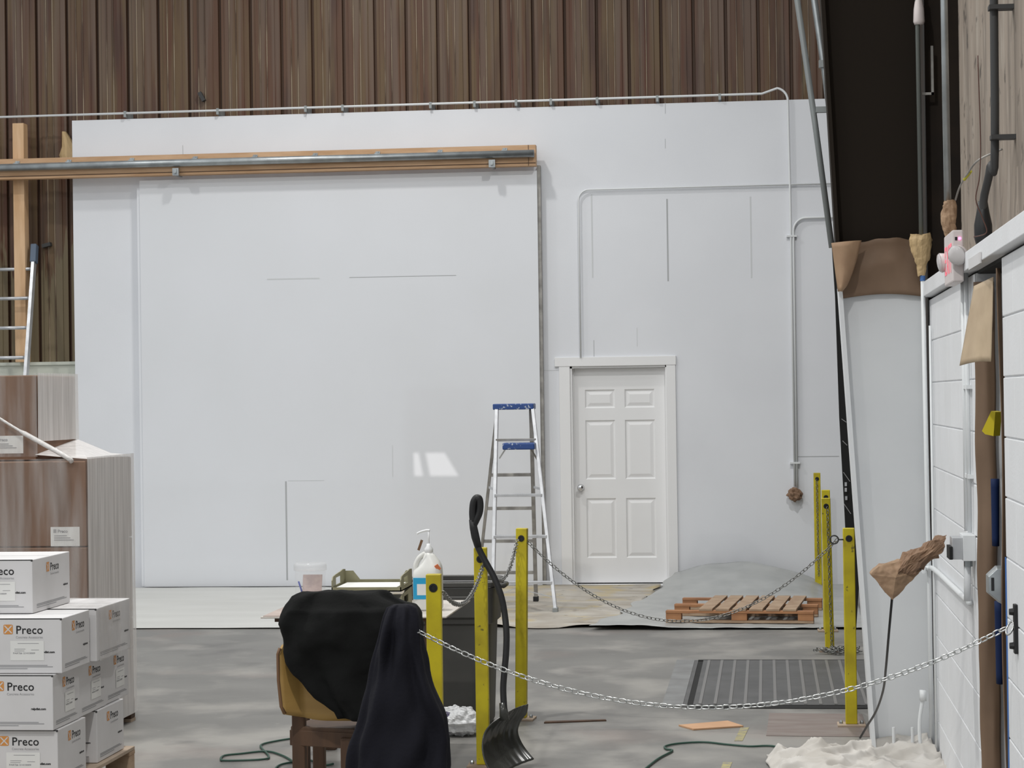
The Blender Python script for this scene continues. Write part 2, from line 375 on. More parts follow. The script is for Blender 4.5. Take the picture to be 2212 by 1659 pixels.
# casing round the door
mb = MB(); mb.box(dx0 - .10, dx0 + .002, YW - .018, YW, 0, dz1 + .0); mb.box(dx1 - .002, dx1 + .085, YW - .018, YW, 0, dz1)
mb.box(dx0 - .14, dx1 + .09, YW - .022, YW, dz1, dz1 + .085)
struct(mb.build('trim_2', m_doorw, bevel=.002))
mb = MB(); mb.box(dx0, dx0 + .022, YW, 21.0, 0, dz1); mb.box(dx1 - .012, dx1, YW, 21.0, 0, dz1); mb.box(dx0, dx1, YW, 21.0, dz1 - .02, dz1)
mb.box(dx0 + .02, dx0 + .034, YW + .06, YW + .075, 0, dz1)
struct(mb.build('trim_3', m_doorw))
# six panel door
d = thing('door_1', 'white six panel door with a round chrome knob', 'door', (-1.38, YW + .09, 0)); del d['label']; del d['category']; struct(d)
lx0, lx1, lz0, lz1, ly = dx0 + .03, dx1 - .014, .022, dz1 - .022, YW + .075
mb = MB(); W_, H_ = lx1 - lx0, lz1 - lz0
cols = [(.115, .40), (.505, .79)]; rows = [(.075, .36), (.475, .79 + .015), (.84, .965)]
pan = []
for ca in ((lx0 + .105, lx0 + .105 + .285), (lx1 - .105 - .285, lx1 - .105)):
    for ra in ((lz0 + .235, lz0 + .80), (lz0 + .98, lz0 + 1.54), (lz0 + 1.655, lz0 + 1.83)):
        pan.append((ca[0], ca[1], ra[0], ra[1]))
xs = sorted({lx0, lx1} | {p[0] for p in pan} | {p[1] for p in pan}); zs = sorted({lz0, lz1} | {p[2] for p in pan} | {p[3] for p in pan})
for i in range(len(xs) - 1):
    for j in range(len(zs) - 1):
        if any(abs(p[0] - xs[i]) < 1e-6 and abs(p[2] - zs[j]) < 1e-6 for p in pan): continue
        mb.add([(xs[i], ly, zs[j]), (xs[i + 1], ly, zs[j]), (xs[i + 1], ly, zs[j + 1]), (xs[i], ly, zs[j + 1])], [(0, 1, 2, 3)])
for a, b, c_, e in pan:
    L_ = [(0, 0), (.012, .012), (.020, .012), (.048, .003)]
    rr = [[(a + i_, ly + dd, c_ + i_), (b - i_, ly + dd, c_ + i_), (b - i_, ly + dd, e - i_), (a + i_, ly + dd, e - i_)] for i_, dd in L_]
    mb.loft(rr, caps=False); mb.add(rr[-1], [(0, 1, 2, 3)])
mb.box(lx0, lx1, ly + .0135, ly + .045, lz0, lz1)
mb.build('door_leaf', m_doorw, d)
kc = Vector((lx0 + .055, ly, .925))
RX = Matrix.Rotation(math.pi / 2, 3, 'X')
kn = MB().lathe([(.033, 0), (.033, .006), (.014, .010), (.012, .03), (.022, .036), (.030, .048), (.029, .060), (.018, .068)], kc, 20, RX).build('door_handle', m_chrome, d, smooth=True)
MB().box(dx0 - .02, dx1 + .02, YW - .05, YW + .07, 0, .012).build('threshold', m_doorw, d)
# sliding door hung from the round track
a, b = at(304, 600, 20.78), at(1163, 600, 20.78)
sd = thing('sliding_door', 'large white painted sliding door hanging from the round steel track', 'door', ((a.x + b.x) / 2, 20.8, 0))
sx0, sx1 = a.x, b.x
YS = 20.775
mb = MB().box(sx0, sx1, YS, YW - .006, .015, 3.93); mb.slot(1)
for s_ in ((577, 602, 690, 602), (755, 599, 985, 595), (619, 1040, 619, 1253), (622, 1038, 700, 1038), (848, 962, 848, 1030)):
    A, B = at(s_[0], s_[1], YS), at(s_[2], s_[3], YS); w_ = .0026 if s_[0] in (619, 755) else .0018; mb.slot(1 if s_[0] in (619, 755) else 2)
    mb.box(min(A.x, B.x) - w_ / 2, max(A.x, B.x) + w_ / 2, YS - .0015, YS, min(A.z, B.z) - w_ / 2, max(A.z, B.z) + w_ / 2)
mb.build('panel', [m_gloss, m_seam, m_seam2], sd)
MB().box(sx1, sx1 + .03, YS + .02, YW - .006, .02, 3.98).build('edge_strip', m_alud, sd)
MB().box(sx0 - .03, sx0, YS + .012, YW - .006, .02, 3.86).build('edge_batten', m_white, sd)
for X_, Yy in ((1063, 350), (380, 368)):
    c_ = at(X_, Yy, 20.62)
    mb = MB().box(c_.x - .03, c_.x + .03, 20.60, 20.635, c_.z - .05, c_.z + .02); mb.box(c_.x - .012, c_.x + .012, 20.59, 20.60, c_.z - .035, c_.z + .01)
    mb.lathe([(.012, 0), (.012, .02)], (c_.x, 20.60, c_.z - .02), 10, RX)
    mb.box(c_.x - .014, c_.x + .014, 20.635, 20.80, c_.z - .05, c_.z - .035)
    mb.build('trolley_hanger', m_galv, sd)
# timber beam, round track and its clips
a0, a1 = at(0, 362, 20.66), at(1157, 339, 20.66)
zt = lambda X: a0.z + (a1.z - a0.z) * (X - a0.x) / (a1.x - a0.x)
bx0 = a0.x - 1.0; zz = (a0.z + a1.z) / 2
bm_ = MB().box(bx0, a1.x, 20.66, YS - .005 if False else 20.77, zz - .098, zz + .098)
mb = bm_; mb.slot(1); mb.box(bx0, a1.x - .0, 20.655, 20.66, zz - .075, zz - .069); mb.box(a1.x - .07, a1.x - .066, 20.656, 20.66, zz - .098, zz + .098)
tag(bm_.build('timber_beam', [m_wood, m_brown]), 'long horizontal timber beam behind the round steel track', 'beam')
tr = thing('round_track', 'round galvanised door track running along the timber beam', 'track', ((bx0 + a1.x) / 2, 20.62, zz - .04))
MB().tube([(bx0, 20.622, zz + .012), (a1.x - .01, 20.622, zz + .012)], .036, 18).build('rail', m_galv, tr, smooth=True)
for px_ in (35, 147, 283, 420, 550, 680, 815, 950, 1090):
    c_ = at(px_, 350, 20.62)
    mb = MB().box(c_.x - .026, c_.x + .026, 20.612, 20.66, zz + .046, zz + .054); mb.box(c_.x - .022, c_.x + .022, 20.652, 20.66, zz + .05, zz + .074)
    mb.lathe([(.010, 0), (.008, .008)], (c_.x, 20.652, zz + .066), 8, RX)
    mb.build('clip', m_galv, tr)
# upright post left
a0_ = at(31, 268, 20.86); a1_ = at(55, 268, 20.86)
mb = MB().box(a0_.x, a1_.x, 20.80, 20.925, 2.20, a0_.z)
tag(mb.build('timber_post', m_woodv, bevel=.004), 'upright pale timber post crossing behind the beam at the left', 'post')
# black tape scraps and a crumple of sheeting
for i, (p0, p1, lab) in enumerate((((431, 200), (441, 218), 'small dark tape scrap on brown siding above the white boards'), ((92, 532), (110, 527), 'small dark tape scrap on the siding right of the leaning ladder'))):
    A, B = at(*p0, 21.05), at(*p1, 21.05)
    tag(MB().bar(A, B, .035, .06 if i else .05, (0, 1, 0)).build('tape_scrap', m_piped), lab, 'tape')
c_ = at(146, 318, 20.98)
rings = [[Vector((c_.x + .05 + math.cos(t) * r * (1 + .4 * ns(t, k, 3)) - .02 * k, c_.y + math.sin(t) * .05, c_.z - .15 + k * .075)) for t in [q * math.pi / 5 for q in range(10)]] for k, r in enumerate((.11, .12, .07, .05, .02))]
tag(MB().loft(rings).build('crumpled_sheeting', m_tape), 'crumpled tan sheeting tucked behind the top left corner of the white boards', 'sheeting')
# leaning aluminium ladder at the far left
ld = thing('extension_ladder', 'aluminium ladder with grey rubber cap leaning on the siding at far left', 'ladder', (at(60, 600, 20.3).x, 20.2, 0))
tp = at(75, 540, 20.9); bt = at(57, 800, 20.45); dirv = (bt - tp); foot = tp + dirv * (tp.z / -dirv.z)
MB().bar(tp, foot, .075, .03, (1, 0, 0)).build('rail', m_alu, ld)
off = Vector((-.42, 0, 0))
MB().bar(tp + off, foot + off, .075, .03, (1, 0, 0)).build('rail', m_alu, ld)
for o_ in (Vector((0, 0, 0)), off):
    MB().bar(tp + o_ + Vector((0, 0, .05)), tp + o_ + dirv * .11, .085, .06, (1, 0, 0)).build('rubber_cap', m_gblue, ld, bevel=.01)
for k in range(14):
    t = (.16 + k * .245)
    p = tp + dirv * t
    if p.z < .15: break
    MB().tube([p + off, p], .017, 10).build('rung', m_alu, ld, smooth=True)

# conduits on the back wall
def conduit(name, lab, pts, r, m, straps=(), bendn=8):
    t = thing(name, lab, 'conduit', pts[0])
    MB().tube(pts, r, 10).build('pipe', m, t, smooth=True)
    for p in straps:
        MB().box(p.x - .024, p.x + .024, p.y - r - .003, p.y + r + .008, p.z - .008, p.z + .008).build('strap', m, t)
    return t
def arc(c, r, a0_, a1_, n=8, Y=0): return [Vector((c[0] + r * math.cos(math.radians(a0_ + (a1_ - a0_) * k / n)), Y, c[1] + r * math.sin(math.radians(a0_ + (a1_ - a0_) * k / n)))) for k in range(n + 1)]
Y1 = YW - .03
A, B = at(-20, 253, Y1), at(1640, 208, Y1); V0, V1 = at(1700, 300, Y1), at(1717, 1046, Y1)
xv = at(1706, 500, Y1).x; zc = 4.60
pts = [Vector((A.x, Y1, zc - .01)), Vector((xv - .24, Y1, zc))] + arc((xv - .12, zc - .07), .12, 90, 0, 8, Y1)[1:] + [Vector((xv + .01, Y1, 3.5)), Vector((xv + .012, Y1, .92))]
cd = conduit('conduit', 'thin white conduit along the top of the white boards, turning down at the right', pts, .011, m_pipew)
for px_ in (270, 470, 660, 740, 930, 1025, 1115, 1190, 1290, 1420, 1555):
    p = at(px_, 230, Y1); MB().box(p.x - .012, p.x + .012, Y1 - .012, 21.08, zc - .045, zc + .013).build('strap', m_pipeg, cd)
zz2 = at(1500, 404, Y1).z; xa = at(1252, 600, Y1).x
pts = [Vector((1.2, Y1, zz2)), Vector((xa + .1, Y1, zz2))] + arc((xa + .1, zz2 - .1), .1, 90, 180, 8, Y1)[1:] + [Vector((xa, Y1, 2.16))]
conduit('conduit', 'thin white conduit running right from a bend above the white door', pts, .008, m_pipew)
xb = at(1716, 700, Y1).x + .004; zb = at(1760, 470, Y1).z
pts = [Vector((1.2, Y1, zb)), Vector((xb + .14, Y1, zb))] + arc((xb + .12, zb - .12), .12, 90, 180, 8, Y1)[1:] + [Vector((xb, Y1, .92))]
cd = conduit('conduit', 'shorter white conduit dropping to the paper wrapped outlet by the yellow posts', pts, .011, m_pipew)
for py_ in (510, 1000):
    p = at(1710, py_, Y1); MB().box(xv - .03, xb + .03, Y1 - .013, YW, p.z - .008, p.z + .008).build('strap', m_pipew, cd)
# outlet wrapped in paper
c_ = at(1717, 1068, YW - .06)
def crumple(c, rx, ry, rz, seed, n=14, m=9, amp=.3):
    rings = []
    for j in range(m + 1):
        ph = math.pi * (.04 + .92 * j / m)
        rings.append([Vector((c.x, c.y, c.z)) + Vector((rx * math.sin(ph) * math.cos(t), ry * math.sin(ph) * math.sin(t), rz * math.cos(ph))) * (1 + amp * ns(math.cos(t) * 2 + seed, math.sin(t) * 2, j * .9)) for t in [q * 2 * math.pi / n for q in range(n)]])
    return rings
tag(crump(MB().loft(crumple(c_, .07, .05, .065, 2.1)).build('paper_wrapped_outlet', m_kraftd), 1, .04, .03), 'small outlet box wrapped in crumpled brown paper on the white wall', 'outlet')

# coverings on the floor along the back wall
def sheet(name, fn, nu, nv, m, lab, cat, solid=.003, smooth=True, group=None):
    o = MB().grid(fn, nu, nv).build(name, m, smooth=smooth, solid=solid); return tag(o, lab, cat, group)
def fcover(x0, x1, y0, y1, amp, seed, edge=.05, base=.008):
    def fn(u, v):
        X = x0 + (x1 - x0) * u; Y = y0 + (y1 - y0) * v
        if v == 0: Y += edge * ns(X * 2 + seed, 0, 0)
        if u in (0, 1): X += edge * ns(Y * 2 + seed, 4, 0)
        return (X, Y, base + amp * max(0, ns(X * 1.4 + seed, Y * 4, seed) + .35))
    return fn
sheet('floor_paper', fcover(-8.0, -3.6, 17.02, 20.74, .006, 1.0, .02), 60, 40, m_flo, 'pale paint-dusted paper covering the floor along the white sliding door, left part', 'floor covering')
sheet('drop_cloth', fcover(-3.55, -1.02, 17.05, 20.74, .03, 5.0, .16), 60, 40, m_dirty, 'stained canvas cloth on the floor under the stepladder and before the white door', 'drop cloth')
def polyf(u, v):
    X = -1.35 + 2.1 * u; Y = 16.88 + 3.85 * v
    left = -1.35 + .5 * v + .12 * ns(Y * 2, 3, 1)
    X = left + (.74 - left) * u
    if v == 0: Y += .05 * ns(X * 3, 2, 0)
    z = .014 + .022 * max(0, min(1, (-.75 - X) * 4)) + .012 * max(0, ns(X * 3, Y * 3, 0)) + .008 * max(0, ns(X * 9, Y * 5, 2))
    t = (X + .28) / .78
    hump = max(0, 1 - t * t) ** .8 * max(0, min(1, (Y - 19.0) / 1.5))
    z += .205 * hump * (1 + .12 * ns(X * 4, Y * 2, 5))
    return (X, Y, max(z, .010))
sheet('plastic_sheet', polyf, 80, 60, m_poly, 'cloudy plastic sheet ballooning against the wall behind the wooden pallet', 'plastic sheeting', solid=.002)
# pallet builder (own frame, origin at the base centre)
def pallet(name, lab, Lx, Ly, boards, bw, mtop, mblk, hgt=.13, skip=(), group=None, boards_along='y'):
    t = lthing(name, lab, 'pallet', group); bt_ = .018
    for i in range(boards):
        if i in skip: continue
        x_ = -Lx / 2 + bw / 2 + (Lx - bw) * i / (boards - 1)
        MB().box(x_ - bw / 2, x_ + bw / 2, -Ly / 2, Ly / 2, hgt - bt_, hgt).build('deck_board', mtop, t, bevel=.003)
    for y_ in (-Ly / 2 + .045, 0, Ly / 2 - .045):
        MB().box(-Lx / 2, Lx / 2, y_ - .045, y_ + .045, hgt - 2 * bt_, hgt - bt_ - .0005).build('stringer_board', mblk, t)
        MB().box(-Lx / 2, Lx / 2, y_ - .045, y_ + .045, 0, bt_).build('bottom_board', mtop, t)
        for x_ in (-Lx / 2 + .06, 0, Lx / 2 - .06):
            MB().box(x_ - .06, x_ + .06, y_ - .04, y_ + .04, bt_ + .0005, hgt - 2 * bt_ - .0005).build('block', mblk, t, bevel=.003)
    return t
p_ = pallet('wooden_pallet', 'low wooden pallet with missing slats lying on the plastic sheet', 1.14, 1.15, 9, .105, m_pal, m_pal2, hgt=.11, skip=(0, 1, 8))
p_.location = (-.18, 17.75, .022); p_.rotation_euler[2] = -.085
# yellow bollards
def bollard():
    t = lthing('yellow_bollard', '', 'bollard')
    mb = MB().box(-.031, .031, -.025, .025, .012, 1.06); mb.build('post', m_yel, t, bevel=.004)
    MB().lathe([(.018, 0), (.018, .0025), (.011, .003), (.010, .001)], (0, -.0252, 1.005), 16, RX).build('eyelet', m_rub, t)
    MB().box(-.075, .075, -.07, .07, 0, .012).build('base_plate', m_palg, t, bevel=.002)
    for sx_ in (-.055, .055): MB().lathe([(.010, 0), (.010, .010), (.005, .018)], (sx_, 0, .012), 6).build('anchor_bolt', m_galv, t)
    return t
b0 = bollard()
spots = [(-1.372, 9.04, .05, 'yellow post directly right of the pump jug'),
         (-1.384, 10.64, .02, 'yellow post the black shovel leans against'),
         (-1.372, 12.2, -.06, 'yellow post right of the grey bin, in line with the stepladder'),
         (.431, 12.0, 0, 'yellow post with an eye bolt beside the white column'),
         (.415, 15.47, .02, 'yellow post with a chain hanging down it and a heap of chain at its foot'),
         (.437, 16.78, .02, 'yellow post mostly hidden behind the one with the chain heap'),
         (.455, 20.45, .02, 'farthest yellow post, right beside the back wall'),
         (at(868, 1400, 7.5).x, 7.5, 0, 'yellow post hidden under the dark navy coat')]
for i, (X_, Y_, rz_, lab) in enumerate(spots):
    if i == 0: b0.location = (X_, Y_, 0); b0.rotation_euler = (0, 0, rz_); b0['label'] = lab; b0['group'] = 'yellow posts'
    else:
        o = dup(b0, (X_, Y_, 0), rz_, lab, 'yellow posts')
# slight lean of single posts, as in the photograph
for o in [q for q in COL.objects if q.name.startswith('yellow_bollard')]:
    if abs(o.location.y - 12.2) < .01: o.rotation_euler[1] = .018
    if abs(o.location.y - 15.47) < .01: o.rotation_euler[1] = -.012
# chains
link_me = {}
def link_mesh(L=.031, Wd=.021, r=.0024):
    pts = []; h = L / 2 - Wd / 2; R_ = Wd / 2 - r
    for k in range(8): a = -math.pi / 2 + math.pi * k / 7; pts.append((h + R_ * math.cos(a), R_ * math.sin(a), 0))
    for k in range(8): a = math.pi / 2 + math.pi * k / 7; pts.append((-h + R_ * math.cos(a), R_ * math.sin(a), 0))
    return MB().tube(pts, r, 6, closed=True)
def chain(name, lab, path, m, pitch=.0232, k=1.0, group=None, twist0=0.0, maxn=100):
    key = (m.name, k)
    if key not in link_me: link_me[key] = link_mesh(.031 * k, .021 * k, .0024 * k).mesh('link', m, Vector((0, 0, 0)), True)
    t = thing(name, lab, 'chain', path[len(path) // 2], group=group); off = Vector(path[len(path) // 2])
    pts = [Vector(p) for p in path]; seg = [(pts[i + 1] - pts[i]).length for i in range(len(pts) - 1)]; tot = sum(seg)
    n = min(maxn, int(tot / (pitch * k))); i = 0; acc = 0
    for q in range(n):
        s_ = (q + .5) * tot / n
        while i < len(seg) - 1 and acc + seg[i] < s_: acc += seg[i]; i += 1
        p = pts[i].lerp(pts[i + 1], (s_ - acc) / seg[i]); d_ = (pts[i + 1] - pts[i]).normalized()
        up = Vector((0, 0, 1)) if abs(d_.z) < .9 else Vector((1, 0, 0))
        y = up.cross(d_).normalized(); z = d_.cross(y)
        R_ = Matrix((d_, y, z)).transposed() @ Matrix.Rotation(twist0 + (math.pi / 2 if q % 2 else 0) + random.uniform(-.25, .25), 3, 'X')
        o = bpy.data.objects.new('link', link_me[key]); COL.objects.link(o); o.parent = t
        o.matrix_local = Matrix.Translation(p - off) @ R_.to_4x4()
    return t
def sagpath(A, B, sag, n=60):
    A, B = Vector(A), Vector(B); return [A.lerp(B, k / n) - Vector((0, 0, sag * 4 * (k / n) * (1 - k / n))) for k in range(n + 1)]
chain('barrier_chain', 'bright long chain in front, sagging from the coat to the bracket on the block wall', sagpath((at(893, 1350, 7.46).x, 7.46, 1.0), (.772, 7.40, 1.005), .265), m_chain, twist0=.6)
chain('barrier_chain', 'long chain sagging from the post by the bin to the eye bolt by the column', sagpath((-1.335, 12.19, 1.0), (.375, 12.0, 1.005), .45), m_chaind, twist0=.6, k=1.0)
chain('barrier_chain', 'short chain sagging between the jug post and the shovel post', sagpath((-1.340, 9.08, .985), (-1.365, 10.60, .985), .115), m_chaind, k=1.1)
chain('barrier_chain', 'short chain sagging between the shovel post and the post by the bin', sagpath((-1.36, 10.68, .985), (-1.375, 12.15, 1.0), .15), m_chaind, k=1.1)
chain('hanging_chain', 'chain hanging straight down the yellow post that has the chain heap', [(.412, 15.43, 1.0), (.418, 15.425, .5), (.428, 15.425, .03)], m_chaind, k=1.1, twist0=.7)
chain('hanging_chain', 'chain hanging down the farthest yellow post at the back wall', [(.452, 20.41, 1.0), (.455, 20.405, .5), (.458, 20.405, .12)], m_chaind, k=1.1, twist0=.7)
hp = [(.46 + (.06 + .05 * math.sin(k * .7)) * math.cos(k * .55) * 1.5, 15.3 + (.06 + .04 * math.cos(k * .9)) * math.sin(k * .55), .012 + .0006 * k) for k in range(60)]
chain('chain_heap', 'small heap of chain on the floor at the foot of a yellow post', hp, m_chaind, k=1.1)
# eye bolt on the post by the column
eb = MB().tube([(.402, 11.97, 1.0), (.378, 11.97, 1.0)], .004, 8)
eb.tube([(.353 + .022 * math.cos(a), 11.97, 1.0 + .022 * math.sin(a)) for a in [q * math.pi / 8 for q in range(16)]], .004, 8, closed=True)
tag(eb.build('eye_bolt', m_piped, smooth=True), 'dark ring bolt holding the chain on the post beside the column', 'eye bolt')
# dock plate in the floor
dp = thing('dock_plate', 'ridged dark steel dock plate set in the floor behind the column', 'dock plate', (.1, 13.8, 0))
MB().box(-.62, -.50, 12.70, 14.93, .0005, .006).build('curb', m_conc, dp)
MB().box(-.50, -.475, 12.70, 14.93, .0005, .004).build('curb_edge', m_steel, dp)
MB().box(-.475, -.44, 12.74, 14.88, .0005, .002).build('gap', m_darkgap, dp)
mb = MB().box(-.44, .78, 12.74, 14.88, .0005, .009)
mb.slot(1); x = -.41
while x < .77: mb.box(x, x + .018, 12.76, 14.86, .009, .0125); x += .086
mb.build('deck', [m_steel, m_steell], dp)
MB().box(-.475, .78, 14.88, 14.93, .0005, .007).build('frame', m_darkgap, dp)
MB().box(-.475, .78, 12.64, 12.74, .0005, .004).build('front_gap', m_darkgap, dp)
# scraps on the floor
def flat(name, pxs, m, lab, cat, h=.006, z0=.001):
    pts = [onz(*p) for p in pxs]; mb = MB()
    n = len(pts); vs = [(p.x, p.y, z0) for p in pts] + [(p.x, p.y, z0 + h) for p in pts]
    mb.add(vs, [tuple(range(n)), tuple(range(n, 2 * n))[::-1]] + [(i, (i + 1) % n, n + (i + 1) % n, n + i) for i in range(n)])
    return tag(mb.build(name, m), lab, cat)
flat('plywood_scrap', [(1466, 1569), (1498, 1578), (1606, 1571), (1572, 1560)], m_ltply, 'pale orange plywood offcut lying on the concrete floor', 'wood scrap', .008)
flat('floor_tape', [(1600, 1572), (1618, 1572), (1604, 1601), (1586, 1601)], m_ytape, 'worn yellow floor tape just below the plywood offcut', 'floor tape', .001)
flat('floor_tape', [(1562, 1647), (1582, 1647), (1570, 1675), (1552, 1675)], m_ytape, 'worn yellow floor tape at the very bottom of the floor', 'floor tape', .001)
o = flat('floor_stain', [(1662, 1541), (1862, 1543), (1880, 1592), (1655, 1590)], m_stain, 'x', 'x', .0012); del o['label']; del o['category']; o.name = 'floor_patch'; struct(o)
flat('thin_stick', [(1175, 1563), (1178, 1560), (1308, 1556), (1310, 1558)], m_brown, 'thin brown stick lying on the floor right of the shovel', 'stick', .006)
flat('dark_strap', [(1468, 1358), (1470, 1354), (1545, 1352), (1552, 1356), (1540, 1360)], m_piped, 'flat dark strap on the floor in front of the pallet', 'strap', .004)
def cord(name, pxs, r, m, lab):
    pts = smoothpath([onz(*p, r + .002) for p in pxs], 10); return tag(MB().tube(pts, r, 8).build(name, m, smooth=True), lab, 'cord')
cord('extension_cord', [(1380, 1672), (1420, 1640), (1452, 1622), (1440, 1618), (1437, 1612), (1465, 1606), (1520, 1603), (1570, 1608), (1620, 1612), (1672, 1612), (1720, 1630)], .0055, m_green, 'dark green cord curving across the floor to the canvas cloth')
cord('extension_cord', [(720, 1650), (700, 1652), (660, 1640), (632, 1646), (600, 1655), (585, 1680)], .0055, m_green, 'short piece of green cord beneath the wooden chair')
cord('extension_cord', [(690, 1588), (640, 1594), (600, 1600), (566, 1608), (566, 1617), (580, 1632), (570, 1640), (490, 1643), (477, 1640), (485, 1632), (520, 1628), (575, 1623), (610, 1632), (636, 1648), (640, 1660), (610, 1675)], .0055, m_green, 'looped dark green cord on the floor left of the wooden chair')

# ------------------------------------------------------------------ steel column and what is on it
YC = 10.9
colL = lambda z: .4925 - .058 * z if z < 2.27 else .361 - .045 * (z - 2.27)
colR = lambda z: .792 - .008 * z
cl = thing('steel_column', 'broad tapered steel column, white below and dark brown above the masking paper', 'column', (.67, YC + .1, 0))
def colpart(z0, z1, m):
    mb = MB()
    def q(xa, xb, y0, y1):
        vs = [(xa(z), y, z) if i == 0 else (xb(z), y, z) for z in (z0, z1) for y in (y0, y1) for i in (0, 1)]
        mb.add(vs, [(0, 2, 3, 1), (4, 5, 7, 6), (0, 1, 5, 4), (2, 6, 7, 3), (0, 4, 6, 2), (1, 3, 7, 5)])
    q(lambda z: colL(z), lambda z: colL(z) + .019, YC, YC + .2)              # inner flange
    q(lambda z: colL(z) + .019, lambda z: colR(z), YC + .09, YC + .1)        # web
    q(lambda z: colR(z) - .012, lambda z: colR(z), YC + .02, YC + .2)
    return mb
colpart(0, 2.30, m_colw).build('lower_shaft', m_colw, cl)
colpart(2.30, 6.2, m_colb).build('upper_shaft', m_colb, cl)
mb = MB()
for z0_ in (.12,):
    for xo in (.10, .19): mb.tube([(colL(0) + xo, YC - .02, .03), (colL(0) + xo, YC - .02, .16)], .008, 8)
mb.box(colL(0) - .01, .78, YC - .06, YC + .085, 0.0, .02)
mb.build('base_plate', m_colw, cl)
# masking paper round the column
def mp(u, v):
    X = .372 + .408 * u; topz = 2.50 + .035 * math.sin(u * math.pi * .9) + .01 * ns(u * 5, 0, 0)
    z = 2.245 + .02 * math.sin(u * 3) + (topz - 2.245 - .02 * math.sin(u * 3)) * v
    return (X, YC + .055 - .035 * math.sin(u * math.pi) * v - .02 * ns(u * 4, v * 3, 1), z)
mp_o = sheet('masking_paper', mp, 24, 12, m_mask, 'brown masking paper wrapped across the column where the white paint ends', 'masking paper', .002)
def mpl(u, v):
    c0 = at(1796 + 14 * (1 - v), 630 - 105 * v, YC - .03); w_ = (.02 + .125 * v ** .7)
    return (c0.x + w_ * u, YC - .03 - .03 * math.sin(u * math.pi), c0.z + .01 * u * v)
sheet('masking_paper', mpl, 10, 10, m_kraft, 'folded flap of brown paper at the left edge of the column wrap', 'masking paper', .002)
# upright pipe beside the column: grey above, wrapped, white below
cp = thing('corner_pipe', 'upright pipe in the corner right of the column, paper wrapped at mid height', 'conduit', (.768, YC - .05, 0))
MB().tube([(.758, YC - .05, 2.5), (.752, YC - .05, 5.6)], .011, 12).build('grey_pipe', m_pipeu, cp, smooth=True)
MB().tube([(.772, YC - .05, .0), (.772, YC - .05, .88), (.768, YC - .05, 1.2), (.762, YC - .05, 2.42)], .011, 12).build('white_pipe', m_pipew, cp, smooth=True)
MB().tube([(.786, YC - .16, .0), (.786, YC - .16, 2.1)], .007, 12).build('thin_pipe', m_pipew, cp, smooth=True)
MB().tube([(.762, YC - .05, 2.32), (.762, YC - .05, 2.345)], .0125, 12).build('tape_band', m_btape, cp)
rings = []
for k, (z, r) in enumerate(((2.345, .02), (2.39, .022), (2.42, .035), (2.47, .048), (2.52, .056), (2.545, .05))):
    rings.append([Vector((.757 + r * (1 + .3 * ns(a, k * .7, 9)) * math.cos(a), YC - .05 + .7 * r * math.sin(a), z + .012 * ns(a * 2, k, 4))) for a in [q * math.pi / 6 for q in range(12)]])
tag(crump(MB().loft(rings).build('paper_wrap', m_tape), 2, .016, .04), 'yellowish paper cone tied round the pipe at the top right of the column', 'paper wrap')
# dangling bits at the lower right of the column
mb = MB().tube(smoothpath([(.73, YC - .1, .31), (.712, YC - .1, .2), (.715, YC - .1, .09), (.735, YC - .1, .075)], 8), .009, 8); mb.box(.715, .745, YC - .12, YC - .08, .30, .35)
tag(mb.build('drain_hose', m_pipew, smooth=True), 'short white hose hanging by the foot of the column', 'hose')
# leaning door track tubes behind the column
t_ = thing('door_track_tubes', 'pair of leaning galvanised door track tubes behind the column', 'track', (.35, 15.6, 0))
def px_tube(pts, Y, r, m, parent, name):
    MB().tube([at(a, b_, Y) for a, b_ in pts], r, 10).build(name, m, parent, smooth=True)
px_tube([(1704, -220), (1722, 0), (1760, 262), (1797, 535)], 15.6, .021, m_pipeg, t_, 'inner_tube')
px_tube([(1733, -220), (1759, 0), (1784, 170), (1800, 300), (1815, 420)], 15.6, .024, m_galv, t_, 'outer_tube')
A, B = at(1762, 237, 15.6), at(1792, 237, 15.6)
MB().box(A.x, B.x, 15.57, 15.62, A.z - .022, A.z + .018).build('spacer', m_pipeg, t_)
A = at(1778, 140, 15.58); MB().box(A.x - .03, A.x + .02, 15.55, 15.6, A.z - .02, A.z + .03).build('bracket', m_pipeg, t_)
# dark perforated angle behind the column's left edge
t_ = thing('perforated_angle', 'dark perforated steel angle showing along the left edge of the column', 'steel angle', (.5, 12.6, 0))
Yd = 12.6
mb = MB(); P0 = [(1797, 535), (1804, 640), (1813, 900), (1824, 1100), (1828, 1180), (1834, 1260), (1838, 1400), (1841, 1526)]; P1 = [(1822, 535), (1824, 640), (1838, 900), (1850, 1100), (1858, 1180), (1856, 1260), (1847, 1400), (1848, 1526)]
vs = [at(*p, Yd) for p in P0] + [at(*p, Yd) for p in P1]; vs += [v + Vector((0, .03, 0)) for v in vs]; n = 8
mb.add(vs, [(i, i + 1, n + i + 1, n + i) for i in range(7)] + [(16 + i, 16 + n + i, 17 + n + i, 17 + i) for i in range(7)] + [(i, 16 + i, 17 + i, i + 1) for i in range(7)] + [(0, 8, 24, 16), (7, 23, 31, 15)])
mb.build('angle', m_darkgap, t_)
mb = MB()
for p in ((1827, 1046), (1827, 1058), (1828, 1076)):
    c_ = at(*p, Yd - .004); mb.box(c_.x - .006, c_.x + .006, Yd - .006, Yd - .001, c_.z - .011, c_.z + .011)
for p0, p1 in (((1820, 952), (1830, 962)), ((1822, 1020), (1836, 1040)), ((1823, 1088), (1838, 1110)), ((1818, 905), (1828, 912))):
    mb.tube([at(*p0, Yd - .01), at(*p1, Yd - .01)], .0022, 6)
mb.build('clip', m_alu, t_)

